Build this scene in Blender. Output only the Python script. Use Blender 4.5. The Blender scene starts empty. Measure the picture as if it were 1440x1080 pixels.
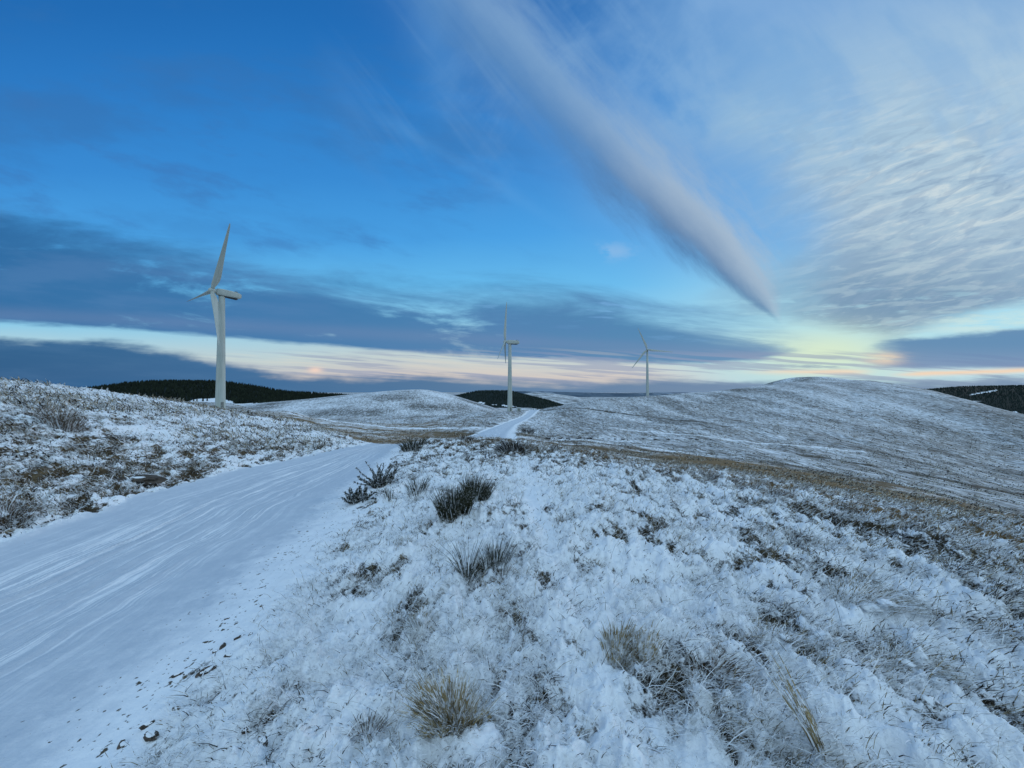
import bpy, math, random
import numpy as np
R = math.radians
random.seed(7); RNG = np.random.default_rng(7)
scene = bpy.context.scene
COL = scene.collection

# ------------------------------------------------------------------ basics
def tag(o, label=None, cat=None, group=None, kind=None):
    if label: o['label'] = label
    if cat: o['category'] = cat
    if group: o['group'] = group
    if kind: o['kind'] = kind
    return o

def empty(name, loc, rz=0.0):
    o = bpy.data.objects.new(name, None); COL.objects.link(o)
    o.empty_display_size = 0.3
    o.location = loc; o.rotation_euler = (0, 0, rz)
    return o

def mesh_np(name, V, F, mat, parent=None, smooth=True, attrs=None, loc=None):
    """V (n,3), F (m,k) int array or list of such arrays -> ONE mesh object"""
    if not isinstance(F, (list, tuple)): F = [F]
    F = [f for f in F if len(f)]
    me = bpy.data.meshes.new(name)
    me.vertices.add(len(V)); me.vertices.foreach_set('co', np.ascontiguousarray(V, np.float32).ravel())
    li = np.concatenate([f.ravel() for f in F]).astype(np.int32)
    tot = np.concatenate([np.full(len(f), f.shape[1], np.int32) for f in F])
    st = np.concatenate([[0], np.cumsum(tot)[:-1]]).astype(np.int32)
    me.loops.add(len(li)); me.loops.foreach_set('vertex_index', li)
    me.polygons.add(len(tot)); me.polygons.foreach_set('loop_start', st)
    me.update(calc_edges=True)
    me.polygons.foreach_set('use_smooth', np.full(len(tot), bool(smooth)))
    for k, a in (attrs or {}).items():
        at = me.attributes.new(k, 'FLOAT', 'POINT'); at.data.foreach_set('value', a.astype(np.float32))
    me.materials.append(mat)
    me.validate()
    o = bpy.data.objects.new(name, me); COL.objects.link(o)
    if parent: o.parent = parent
    if loc is not None: o.location = loc
    return o

# value noise
def _h(ix, iy, s):
    n = (ix.astype(np.int64) * 374761393 + iy.astype(np.int64) * 668265263 + s * 982451653) & 0xffffffff
    n = ((n ^ (n >> 13)) * 1274126177) & 0xffffffff
    n = ((n ^ (n >> 16)) * 2246822519) & 0xffffffff
    return ((n ^ (n >> 15)) & 0xffff).astype(np.float32) / 65535.0
def vn(x, y, s=0):
    ix = np.floor(x); iy = np.floor(y); fx = x - ix; fy = y - iy
    fx = fx * fx * fx * (fx * (fx * 6 - 15) + 10); fy = fy * fy * fy * (fy * (fy * 6 - 15) + 10)
    a = _h(ix, iy, s); b = _h(ix + 1, iy, s); c = _h(ix, iy + 1, s); d = _h(ix + 1, iy + 1, s)
    return a + (b - a) * fx + (c - a) * fy + (a - b - c + d) * fx * fy
def fbm(x, y, o=4, s=0, g=0.5):
    v = 0; a = 1; t = 0
    for i in range(o):
        c, sn = math.cos(0.6 * i), math.sin(0.6 * i)
        v = v + a * vn((x * c - y * sn) * 2 ** i, (x * sn + y * c) * 2 ** i, s + 17 * i); t += a; a *= g
    return v / t
def sst(x, a, b):
    t = np.clip((x - a) / (b - a), 0, 1); return t * t * (3 - 2 * t)

# ------------------------------------------------------------------ materials
class NB:
    def __init__(s, nt): s.nt = nt; s.x = 0
    def node(s, t, **k):
        n = s.nt.nodes.new(t); s.x += 40; n.location = (s.x, 0)
        for a, b in k.items(): setattr(n, a, b)
        return n
    def link(s, a, b): s.nt.links.new(a.s if isinstance(a, S) else a, b)
    def put(s, sock, v):
        if isinstance(v, S): s.nt.links.new(v.s, sock)
        elif isinstance(v, bpy.types.NodeSocket): s.nt.links.new(v, sock)
        else: sock.default_value = v
    def m(s, op, *a, clamp=False):
        n = s.node('ShaderNodeMath', operation=op, use_clamp=clamp)
        for i, v in enumerate(a): s.put(n.inputs[i], v)
        return S(s, n.outputs[0])
    def sst(s, v, a, b):
        n = s.node('ShaderNodeMapRange', interpolation_type='SMOOTHSTEP')
        s.put(n.inputs[0], v); s.put(n.inputs[1], a); s.put(n.inputs[2], b)
        return S(s, n.outputs[0])
    def lin(s, v, a, b, c=0.0, d=1.0):
        n = s.node('ShaderNodeMapRange')
        for i, q in enumerate((v, a, b, c, d)): s.put(n.inputs[i], q)
        return S(s, n.outputs[0])
    def vec(s, x, y, z=0.0):
        n = s.node('ShaderNodeCombineXYZ')
        s.put(n.inputs[0], x); s.put(n.inputs[1], y); s.put(n.inputs[2], z)
        return S(s, n.outputs[0])
    def noise(s, v, scale=1.0, detail=4.0, rough=0.5, dist=0.0):
        n = s.node('ShaderNodeTexNoise'); s.put(n.inputs['Vector'], v)
        n.inputs['Scale'].default_value = scale; n.inputs['Detail'].default_value = detail
        n.inputs['Roughness'].default_value = rough; n.inputs['Distortion'].default_value = dist
        return S(s, n.outputs[0])
    def mix(s, f, a, b):
        n = s.node('ShaderNodeMix', data_type='RGBA'); s.put(n.inputs[0], f)
        for i, v in ((6, a), (7, b)):
            s.put(n.inputs[i], (*v, 1) if isinstance(v, tuple) and len(v) == 3 else v)
        return S(s, n.outputs[2])
    def ramp(s, f, pts):
        n = s.node('ShaderNodeValToRGB'); s.put(n.inputs[0], f); e = n.color_ramp.elements
        while len(e) > 1: e.remove(e[-1])
        e[0].position = pts[0][0]; e[0].color = (*pts[0][1], 1)
        for p, c in pts[1:]:
            q = e.new(p); q.color = (*c, 1)
        return S(s, n.outputs[0])
    def curve(s, v, x0, x1, pts, lo=-1.0, hi=2.0):
        """piecewise curve through pts (x, y); x in x0..x1"""
        n = s.node('ShaderNodeFloatCurve'); s.put(n.inputs[1], s.lin(v, x0, x1))
        c = n.mapping.curves[0]
        P = [((x - x0) / (x1 - x0), (y - lo) / (hi - lo)) for x, y in pts]
        c.points[0].location = P[0]; c.points[-1].location = P[-1]
        for p in P[1:-1]: c.points.new(*p)
        n.mapping.update()
        return S(s, n.outputs[0]) * (hi - lo) + lo
class S:
    def __init__(s, b, k): s.b = b; s.s = k
    def __add__(s, o): return s.b.m('ADD', s, o)
    __radd__ = __add__
    def __mul__(s, o): return s.b.m('MULTIPLY', s, o)
    __rmul__ = __mul__
    def __sub__(s, o): return s.b.m('SUBTRACT', s, o)
    def __rsub__(s, o): return s.b.m('SUBTRACT', o, s)
    def __truediv__(s, o): return s.b.m('DIVIDE', s, o)
    def abs(s): return s.b.m('ABSOLUTE', s)
    def exp(s): return s.b.m('EXPONENT', s)
    def clamp(s): return s.b.m('ADD', s, 0.0, clamp=True)

def new_mat(name):
    m = bpy.data.materials.new(name); m.use_nodes = True
    b = NB(m.node_tree); p = m.node_tree.nodes['Principled BSDF']
    p.inputs['Roughness'].default_value = 0.9
    p.inputs['Specular IOR Level'].default_value = 0.15
    return m, b, p
def bump(b, p, h, strength, dist):
    n = b.node('ShaderNodeBump'); n.inputs['Strength'].default_value = strength
    n.inputs['Distance'].default_value = dist; b.put(n.inputs['Height'], h); b.link(n.outputs[0], p.inputs['Normal'])

SNOW = (0.85, 0.87, 0.89)
def pos(b): return b.node('ShaderNodeNewGeometry').outputs['Position']

def ground_material():
    m, b, p = new_mat('snow_and_grass')
    P = pos(b)
    g = S(b, b.node('ShaderNodeAttribute', attribute_name='grassy').outputs['Fac'])
    br = S(b, b.node('ShaderNodeAttribute', attribute_name='brown').outputs['Fac'])
    mp = b.node('ShaderNodeMapping'); b.link(P, mp.inputs[0]); mp.inputs['Scale'].default_value = (1, 0.45, 1)
    n1 = b.noise(mp.outputs[0], 1.1, 8, 0.72)
    n2 = b.noise(mp.outputs[0], 14, 5, 0.7)
    n3 = b.noise(P, 55, 3, 0.6)
    t = (n1 - 0.5) * 1.2 + (n2 - 0.5) * 1.6 + (n3 - 0.5) * 0.6
    f = b.sst(g + t * 0.9, 0.36, 0.66)
    gc = b.ramp(b.noise(mp.outputs[0], 6, 5, 0.75), [(0.38, (0.012, 0.010, 0.008)), (0.54, (0.055, 0.044, 0.028)), (0.74, (0.20, 0.155, 0.085))])
    gb = b.mix(br, gc, b.mix(0.65, gc, (0.26, 0.165, 0.075)))
    b.link(b.mix(f, SNOW, gb), p.inputs['Base Color'])
    h = n2 * 0.5 + n3 * 0.35 - f * 0.25
    bump(b, p, h, 0.8, 0.03)
    return m

def hill_material():
    m, b, p = new_mat('snowy_moorland')
    P = pos(b)
    g = S(b, b.node('ShaderNodeAttribute', attribute_name='grassy').outputs['Fac'])
    br = S(b, b.node('ShaderNodeAttribute', attribute_name='brown').outputs['Fac'])
    mr = b.node('ShaderNodeMapping'); b.link(P, mr.inputs[0]); mr.inputs['Rotation'].default_value = (0, 0, R(55))
    mp = b.node('ShaderNodeMapping'); b.link(mr.outputs[0], mp.inputs[0]); mp.inputs['Scale'].default_value = (0.30, 0.9, 1)
    mq = b.node('ShaderNodeMapping'); b.link(P, mq.inputs[0]); mq.inputs['Scale'].default_value = (1, 0.22, 1)
    n0 = b.noise(mq.outputs[0], 0.05, 5, 0.65)
    n1 = b.noise(mp.outputs[0], 0.5, 6, 0.75)
    n2 = b.noise(mq.outputs[0], 1.1, 6, 0.85)
    t = (n0 - 0.5) * 0.55 + (n1 - 0.5) * 0.55 + (n2 - 0.5) * 2.6
    f = b.sst(g + t, 0.05, 0.92)
    gc = b.ramp(n2, [(0.38, (0.022, 0.021, 0.020)), (0.52, (0.075, 0.068, 0.055)), (0.70, (0.16, 0.135, 0.095))])
    gb = b.mix(br, gc, b.mix(0.65, gc, (0.27, 0.175, 0.08)))
    b.link(b.mix(f, SNOW, gb), p.inputs['Base Color'])
    bump(b, p, n1 * 0.7 + n2 * 0.3, 0.7, 0.35)
    return m

def track_material():
    m, b, p = new_mat('packed_snow')
    P = pos(b)
    n1 = b.noise(P, 5, 6, 0.65); n2 = b.noise(P, 60, 3, 0.6); n3 = b.noise(P, 22, 3, 0.5)
    ac = S(b, b.node('ShaderNodeAttribute', attribute_name='brown').outputs['Fac'])
    sp = b.node('ShaderNodeSeparateXYZ'); b.link(P, sp.inputs[0]); yy = S(b, sp.outputs[1])
    wn = b.noise(b.vec(yy * 0.35, ac * 2.0), 1.0, 3, 0.5)
    la = ac + (wn - 0.5) * 0.014
    s1 = b.noise(b.vec(la * 42, yy * 0.28), 1.0, 4, 0.62); s2 = b.noise(b.vec(la * 120, yy * 0.8), 1.0, 3, 0.6)
    u1 = (ac - 0.34) / 0.19; u2 = (ac - 0.62) / 0.11
    zone = b.m('MINIMUM', (u1 * u1 * -1.0).exp() + (u2 * u2 * -1.0).exp() * 0.8 + 0.12, 1.0)
    st = b.sst(s1 * 0.6 + s2 * 0.4, 0.47, 0.62) * zone
    g = S(b, b.node('ShaderNodeAttribute', attribute_name='grassy').outputs['Fac'])
    f = b.sst(g + (n3 - 0.5) * 1.6 + (n1 - 0.5) * 0.5 + (n2 - 0.5) * 0.3, 0.66, 0.76)
    sn = b.mix(b.sst(n1 * 0.5 + st * 0.55, 0.12, 0.98), (0.50, 0.555, 0.62), (0.88, 0.90, 0.92))
    edge = b.m('MAXIMUM', b.sst(ac + (n1 - 0.5) * 0.25, 0.80, 0.99), b.sst(ac + (n1 - 0.5) * 0.1, 0.03, -0.03))
    sn = b.mix(edge, sn, SNOW)
    b.link(b.mix(f, sn, (0.09, 0.075, 0.055)), p.inputs['Base Color'])
    p.inputs['Roughness'].default_value = 0.75
    bump(b, p, n1 * 0.4 + n2 * 0.25 + n3 * 0.3 + (s1 + s2) * zone * 1.0, 0.9, 0.022)
    return m

def blade_material(name, c0, c1, snow=0.0, trans=0.0, scale=9.0):
    m, b, p = new_mat(name)
    P = pos(b)
    n = b.noise(P, scale, 3, 0.6)
    c = b.ramp(n, [(0.35, c0), (0.65, c1)])
    if snow:
        f = b.sst(b.noise(P, 26, 3, 0.6), 0.62 - snow * 0.3, 0.70 - snow * 0.3)
        c = b.mix(f, c, SNOW)
    b.link(c, p.inputs['Base Color'])
    return m

def plain(name, c, rough=0.6, var=0.1, scale=3.0, bmp=0.0, spec=0.3):
    m, b, p = new_mat(name)
    P = b.node('ShaderNodeTexCoord').outputs['Object']
    n = b.noise(P, scale, 5, 0.65)
    b.link(b.mix(b.sst(n, 0.3, 0.7), tuple(v * (1 - var) for v in c), tuple(min(1, v * (1 + var)) for v in c)), p.inputs['Base Color'])
    p.inputs['Roughness'].default_value = rough; p.inputs['Specular IOR Level'].default_value = spec
    if bmp: bump(b, p, n, bmp, 0.02)
    return m

def turbine_material():
    m, b, p = new_mat('turbine_paint')
    P = b.node('ShaderNodeTexCoord').outputs['Object']
    mp = b.node('ShaderNodeMapping'); b.link(P, mp.inputs[0]); mp.inputs['Scale'].default_value = (1.5, 1.5, 0.12)
    n = b.noise(mp.outputs[0], 1.5, 6, 0.6)
    n2 = b.noise(P, 0.4, 3, 0.5)
    c = b.mix(b.sst(n, 0.35, 0.75), (0.47, 0.50, 0.46), (0.38, 0.41, 0.37))
    b.link(b.mix(n2 * 0.25, c, (0.25, 0.28, 0.22)), p.inputs['Base Color'])
    p.inputs['Roughness'].default_value = 0.55; p.inputs['Specular IOR Level'].default_value = 0.35
    return m

def forest_floor():
    m, b, p = new_mat('forest_floor')
    g = S(b, b.node('ShaderNodeAttribute', attribute_name='grassy').outputs['Fac'])
    n = b.noise(pos(b), 0.05, 5, 0.7)
    b.link(b.mix(b.sst(g + (n - 0.5) * 0.5, 0.5, 0.7), SNOW, (0.014, 0.02, 0.016)), p.inputs['Base Color'])
    return m
def moor_material():
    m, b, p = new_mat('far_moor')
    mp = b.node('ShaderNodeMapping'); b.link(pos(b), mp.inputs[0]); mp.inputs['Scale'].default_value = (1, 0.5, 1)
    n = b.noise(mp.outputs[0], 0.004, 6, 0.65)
    b.link(b.ramp(n, [(0.40, (0.055, 0.085, 0.12)), (0.50, (0.11, 0.15, 0.19)), (0.56, (0.06, 0.09, 0.125)), (0.64, (0.32, 0.38, 0.44))]), p.inputs['Base Color'])  # distance haze is put into these bluish base colours
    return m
M_MOOR = moor_material(); M_FLOOR = forest_floor(); M_GROUND = ground_material(); M_HILL = hill_material(); M_TRACK = track_material()
M_SNOW = plain('fresh_snow', (0.84, 0.86, 0.88), 0.9, 0.03, 20, 0.4, 0.1)
M_FROST = blade_material('frosted_grass', (0.72, 0.73, 0.72), (0.86, 0.87, 0.89))
M_DRY = blade_material('dry_grass', (0.09, 0.07, 0.04), (0.33, 0.265, 0.15), 0.5)
M_DRYT = blade_material('straw_grass', (0.17, 0.125, 0.055), (0.46, 0.36, 0.19), 0.42)
M_RUSH = blade_material('dark_rush', (0.010, 0.013, 0.008), (0.06, 0.058, 0.028), 0.12)
M_BROWN = blade_material('brown_grass', (0.05, 0.034, 0.02), (0.16, 0.105, 0.055), 0.3)
M_HEATH = blade_material('heather', (0.010, 0.008, 0.006), (0.040, 0.030, 0.020), 0.1)
M_NEEDLE = blade_material('gorse_needles', (0.012, 0.016, 0.01), (0.035, 0.042, 0.022), 0.28)
M_BARK = plain('bark', (0.045, 0.035, 0.028), 0.9, 0.3, 8)
M_STONE = plain('dark_stone', (0.075, 0.058, 0.045), 0.85, 0.45, 14, 0.6)
M_TURB = turbine_material()
M_GREY = plain('grey_metal', (0.16, 0.165, 0.15), 0.5, 0.15, 2)
M_DARK = plain('dark_gap', (0.03, 0.03, 0.03), 0.6, 0.1, 2)
M_CONIFER = blade_material('conifer_foliage', (0.006, 0.010, 0.007), (0.022, 0.031, 0.018), 0.0, scale=0.06)
M_FARTREE = blade_material('distant_plantation', (0.012, 0.021, 0.018), (0.028, 0.042, 0.034), 0.0, scale=0.03)

# ------------------------------------------------------------------ terrain
F0, HOR = 541.0, 550.0                     # photograph's focal length in pixels and its eye level: used to read slopes off it
def E_(py): return -(py - HOR) / F0        # height per metre forward
PXC = [-600, 0, 100, 200, 310, 400, 450, 520, 600, 700, 760, 800, 850, 908, 1000, 1150, 1200, 1300, 1440, 1700, 2400]
TAB = {
 'crest': [(12,505),(14,537),(15,545),(17,560),(24,576.5),(24,588),(20,604),(15.5,626),(15,621),(16,617),(14,625),(12.5,633),(11.2,643),(10,652),(8.6,664),(6.6,695),(6.2,703),(5.3,725),(4.5,757),(3.7,790),(2.5,850)],
 'A': [(20,520),(30,556),(30,567),(30,590),(38,592),(38,600),(38,622),(30,655),(30,655),(30,648),(30,645),(30,642),(30,645),(28,650),(27,657),(24,680),(24,688),(24,708),(22,748),(20,800),(20,860)],
 'B': [(60,540),(60,556),(60,562),(60,574),(66,588),(66,595),(60,608),(60,614),(58,619),(58,616),(60,619),(60,623),(60,628),(60,634),(60,642),(60,662),(60,669),(55,690),(50,722),(50,770),(50,820)],
 'C': [(113,550),(113,560),(113,565),(113,572),(113,578),(110,580),(105,590),(103,597),(102,600),(102,596),(105,600),(105,604),(105,608),(105,612),(105,618),(105,632),(105,637),(100,652),(90,682),(90,710),(90,760)],
 'D': [(180,556),(180,562),(180,565),(180,568),(180,570),(170,587),(170,591),(170,592),(165,591),(150,585),(160,587),(165,588),(170,588),(170,590),(180,590),(180,592),(180,594),(170,606),(140,640),(140,660),(140,720)],
 'E': [(260,560),(260,562),(260,564),(260,565),(260,566),(240,586),(240,587),(240,586),(240,585),(192,577.5),(215,576),(235,570),(255,562),(280,557),(300,550),(320,536),(320,535),(270,547),(200,583),(190,620),(190,700)],
 'F': [(400,570),(400,566),(400,567),(400,568),(400,568),(400,584),(400,584),(400,584),(400,584),(290,586),(300,586),(320,582),(350,577),(380,570),(400,566),(430,548),(430,548),(380,560),(300,600),(300,630),(300,690)],
 'G': [(900,575),(900,570),(900,568),(900,568),(900,568),(900,572),(900,572),(900,573),(900,573),(900,575),(900,575),(900,575),(900,572),(900,572),(900,570),(900,568),(900,568),(900,570),(900,585),(900,590),(900,600)],
 'H': [(3000,557)]*21, 'I': [(30000,552)]*21}
KEYS = list(TAB)
T_ = (np.array(PXC) - 720) / F0
AZC = np.arctan(T_); SEC = np.sqrt(1 + T_ ** 2)
KR = np.array([[np.log(TAB[k][i][0] * SEC[i]) for k in KEYS] for i in range(len(PXC))])
KE = np.array([[E_(TAB[k][i][1]) / SEC[i] for k in KEYS] for i in range(len(PXC))])
def wrapc(A): return np.vstack([A, A[:1]])
AZW = np.concatenate([AZC, [AZC[0] + 2 * np.pi]])
def pchip(x, xs, ys):
    """monotone cubic of each column of ys over xs, at x"""
    h = np.diff(xs); d = np.diff(ys, axis=0) / h[:, None]
    m = np.zeros_like(ys)
    s = (d[:-1] * d[1:] > 0)
    w1 = (2 * h[1:] + h[:-1])[:, None]; w2 = (h[1:] + 2 * h[:-1])[:, None]
    with np.errstate(divide='ignore', invalid='ignore'):
        mm = (w1 + w2) / (w1 / d[:-1] + w2 / d[1:])
    m[1:-1] = np.where(s, mm, 0); m[0] = d[0]; m[-1] = d[-1]
    i = np.clip(np.searchsorted(xs, x) - 1, 0, len(xs) - 2)
    t = ((x - xs[i]) / h[i])[:, None]; hh = h[i][:, None]
    return (1 + 2 * t) * (1 - t) ** 2 * ys[i] + t * (1 - t) ** 2 * hh * m[i] + t * t * (3 - 2 * t) * ys[i + 1] + t * t * (t - 1) * hh * m[i + 1]

# near ground: thin plate through surveyed points (X, Y, z relative to the eye)
NP = [(0,0,-1.6),(0,2,-1.62),(2,2,-1.62),(-1.2,2,-1.72),(-1.9,2,-1.98),(-1.9,5,-1.93),(0,5,-1.66),(3,5,-1.62),(0,9,-1.76),(4,8,-1.72),(-2.4,9,-1.95),(-3.0,13,-2.05),
      (-1.8,-3,-1.95),(1,-4,-1.6),(5,-3,-1.7),(6,2,-1.7),(-2.6,2,-2.05),(-4.5,3,-2.08),(-6.9,3,-2.05),(-2.9,6,-2.07),(-5,7,-2.1),(-7.3,7,-2.08),(-3.4,10,-2.1),(-7.3,10,-2.1),(-4.2,14,-2.12),(-6.2,14,-2.12),
      (-6.5,-4,-2.05),(-3,-5,-2.05),(-8.6,7,-1.72),(-8.4,3,-1.6),(-10,8,-1.25),(-13,11,-0.45),(-8.6,12,-1.85),(-9,15,-1.85),(-8,18,-2.1),(-12,20,-1.75),(-20,22,-0.35),(-25,10,1.15),(-15,3,0.35),(-11,2,-0.6),(-12,-4,-0.4),(-25,-6,1.3),
      (8,-8,-2.2),(-3,-14,-2.2),(10,14,-4.0),(0,22,-3.6),(-6,22,-3.2),(14,6,-4.0),(14,-2,-3.5),(-40,20,1.2),(-35,-20,1.5),(5,20,-4.0),(0,-30,-2.5),(30,0,-8),(20,20,-7)]
for i, (Y, py) in enumerate(TAB['crest'][:20]):
    if 0 < i: NP.append((Y * T_[i], Y, E_(py) * Y))
NP = np.array(NP, float)
def tps(r2): return 0.5 * r2 * np.log(r2 + 1e-9)
_d = ((NP[:, None, :2] - NP[None, :, :2]) ** 2).sum(-1)
_n = len(NP); _A = np.zeros((_n + 3, _n + 3)); _A[:_n, :_n] = tps(_d) + np.eye(_n) * 0.05
_A[:_n, _n:] = np.c_[np.ones(_n), NP[:, :2]]; _A[_n:, :_n] = _A[:_n, _n:].T
_w = np.linalg.solve(_A, np.r_[NP[:, 2], 0, 0, 0])
def near_z(X, Y):
    z = _w[_n] + _w[_n + 1] * X + _w[_n + 2] * Y
    for k in range(_n): z = z + _w[k] * tps((X - NP[k, 0]) ** 2 + (Y - NP[k, 1]) ** 2)
    return z

# the track: left and right edge against Y
TL = np.array([(-30,-6.2),(-5,-6.4),(3,-6.75),(5.3,-7.0),(7.7,-7.45),(10,-7.4),(12,-7.0),(14,-6.4),(16,-6.0),(25,-6.8),(40,-7.0),(58,-7.4),(75,-5.6),(102,-2.4),(140,2.0),(175,6.6),(200,9.5),(215,12.0)])
TR = np.array([(-30,-2.0),(-5,-2.1),(2,-2.2),(4.3,-2.56),(7.2,-2.9),(10,-3.35),(12,-3.8),(14.4,-4.2),(16,-4.1),(25,-3.6),(40,-2.2),(58,-0.2),(75,-0.2),(102,1.0),(140,5.2),(175,9.8),(200,13.5),(215,14.0)])
def track_sd(X, Y):
    """signed distance-like: >0 inside the track"""
    w = 0.16 * (fbm(Y * 0.9, X * 0.2, 3, 5) - 0.5) * 2
    l = np.interp(Y, TL[:, 0], TL[:, 1]) + w; r = np.interp(Y, TR[:, 0], TR[:, 1]) - w * 0.7 + 0.25 * (fbm(Y * 1.7, X * 0, 3, 9) - 0.5)
    d = np.minimum(X - l, r - X)
    return np.where((Y < 212), d, -5.0), (X - l) / np.maximum(r - l, 0.1)
def trough(X, Y):
    c = np.interp(Y, [1, 1.8, 2.6, 4, 6, 9, 12], [1.0, 0.82, 0.62, 0.45, 0.3, 0.35, 0.5]) + 0.22 * (fbm(Y * 0.9, Y * 0 + 1, 2, 6) - .5)
    return np.exp(-((X - c - 0.1 * (fbm(Y * 1.3, Y * 0 + 3, 2, 3) - .5)) / 0.15) ** 2) * sst(fbm(X * 1.1, Y * 0.8, 2, 19), 0.3, 0.55) * sst(Y, 0.5, 1.5) * (1 - sst(Y, 7, 10))

PXS = np.arange(-420, 1861, 1.75)
AZF = np.arctan((PXS - 720) / F0)
back = np.arange(AZF[-1] + R(2.0), AZF[0] + 2 * np.pi - R(1.0), R(2.0))
AZ = np.concatenate([AZF, back])
LR = [math.log(0.35)]
while LR[-1] < math.log(33000):
    r = math.exp(LR[-1])
    st = 0.03 if r < 1.2 else (max(0.0036, min(0.006, 0.0016 * r)) if r < 26 else (0.008 if r < 420 else 0.035))
    LR.append(LR[-1] + st)
LR = np.array(LR); NR, NA = len(LR), len(AZ)
azg, lrg = np.meshgrid(AZ, LR)                # rows r, cols az
rg = np.exp(lrg); XG = rg * np.sin(azg); YG = rg * np.cos(azg)
kr = pchip(AZ, AZW, wrapc(KR)); ke = pchip(AZ, AZW, wrapc(KE))
# elevation along each azimuth
EG = np.empty_like(rg); 
for j in range(NA):
    EG[:, j] = pchip(LR, kr[j], ke[j][:, None])[:, 0] if True else 0
ext = lrg < kr[:, 0][None, :]
EG = np.where(ext, ke[:, 0][None, :], EG)
ZT = EG * rg
nearmask = lrg < math.log(45)
rows = LR < math.log(45)
ZN = ZT.copy(); ZN[rows] = near_z(XG[rows], YG[rows])
wb = sst(lrg - kr[:, 0][None, :], 0.0, 0.42)
ZG = ZN * (1 - wb) + ZT * wb
# relief
sd, lat = track_sd(XG, YG)
on = sst(sd, -0.12, 0.12)
rough_near = (1 - np.where((lat > 0.5) & (sd > -3), sst(sd, -1.0, 0.1) * 0.85 + 0.15 * on, on)) * (1 - 0.85 * trough(XG, YG))
damp = lambda size: 1 - sst(rg * 0.0035 / size, 0.3, 1.0)
def reg(X, Y, x0, y0, rx, ry): return np.exp(-((X - x0) / rx) ** 2 - ((Y - y0) / ry) ** 2)
b1 = fbm(XG * 1.5, YG * 0.9, 3, 11); b2 = fbm(XG * 6.0, YG * 4.6, 3, 23); b3 = fbm(XG * 19, YG * 14, 3, 31)
rid = 1 - np.abs(2 * vn(XG * 8 + 2 * b2, YG * 4, 41) - 1)
rid2 = 1 - np.abs(2 * vn(XG * 26 + 2 * b3, YG * 14, 43) - 1)
rel = (b1 - 0.5) * 0.20 + (b2 - 0.5) * 0.20 * damp(0.2) + (b3 - 0.5) * 0.085 * damp(0.06) + rid * 0.04 * damp(0.12) + rid2 * 0.022 * damp(0.04)
rel -= 0.05
fade_near = 1 - sst(rg, 30, 70)
far = (fbm(XG / 7, YG / 16, 5, 51) - 0.5) * 1.3 * sst(rg, 18, 60) * (1 - 0.9 * sst(sd, -2, 0)) + (fbm(XG / 40, YG / 40, 3, 57) - 0.5) * 3.0 * sst(rg, 60, 150) * (1 - sst(rg, 200, 330) * 0.6) * (1 - sst(sd, -6, 0)) * (1 - reg(XG, YG, -86, 113, 25, 25))
far *= 1 - sst(rg, 900, 2000) * 0.5
ZG = ZG + rel * rough_near * fade_near + far - 0.05 * trough(XG, YG)
# tyre ruts: long ridges that follow the track
rut = (vn(lat * 48, YG * 0.22, 61) - 0.5) * 0.032 + (vn(lat * 110, YG * 0.7, 62) - 0.5) * 0.024 + (np.abs(2 * vn(lat * 26, YG * 0.08, 63) - 1)) * -0.012 
rutmask = np.exp(-((lat - 0.36) / 0.13) ** 2) + 0.8 * np.exp(-((lat - 0.60) / 0.09) ** 2) + 0.2
ZG = ZG + on * (rut * rutmask * (1 - sst(rg, 40, 90)) + (b2 - 0.5) * 0.012 + (b3 - 0.5) * 0.012 * damp(0.06)) - on * 0.03 + 0.05 * np.exp(-((sd + 0.05) / 0.12) ** 2) * (rg < 40) * (b2) * (lat < 0.5)
# grass density
gr = 0.27 + (b1 - 0.5) * 0.30 + (vn(XG * 7 + b2, YG * 3.2, 29) - 0.5) * 0.42 * damp(0.2) - (b2 - 0.5) * 0.7 * damp(0.2) - (b3 - 0.5) * 0.5 * damp(0.06)
az_px = np.where(np.cos(azg) > 0.05, 720 + F0 * np.tan(np.clip(azg, -1.5, 1.5)), 4000.0)
leftb = sst(-XG, 6.5, 8.5) * (YG > -20)
gr = gr + leftb * (0.19 - 0.16 * sst(rg, 12, 20)) + leftb * (fbm(XG / 2.2, YG / 3, 3, 71) - 0.5) * 0.5
crestd = rg / np.exp(kr[:, 0][None, :])
right = sst(az_px, 560, 700)
gr = gr + right * sst(crestd, 0.5, 0.95) * (0.24 + 0.16 * sst(az_px, 900, 1200)) + (1 - leftb) * sst(YG, 7, 11) * 0.14
gr = np.where(rg > 26, 0.54 + (fbm(XG / 12, YG / 5, 4, 77) - 0.5) * 0.9, gr) * sst(rg, 20, 30) + gr * (1 - sst(rg, 20, 30))
gr -= trough(XG, YG) * 0.45
# heavier grass by the track verge far bank foot
gr += leftb * np.exp(-((sd + 1.2) / 1.2) ** 2) * 0.12 * (YG > 5)
brown = sst(crestd, 0.75, 1.05) * (1 - sst(rg, 45, 85)) * right * (0.55 + 0.45 * sst(az_px, 850, 1000)) * 1.3 + (1 - right) * sst(rg, 20, 40) * (1 - sst(rg, 130, 170)) * 0.75 + 0.25 * leftb
gr += brown * sst(crestd, 0.9, 1.5) * (0.14 + 0.12 * sst(az_px, 850, 1000))
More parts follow.
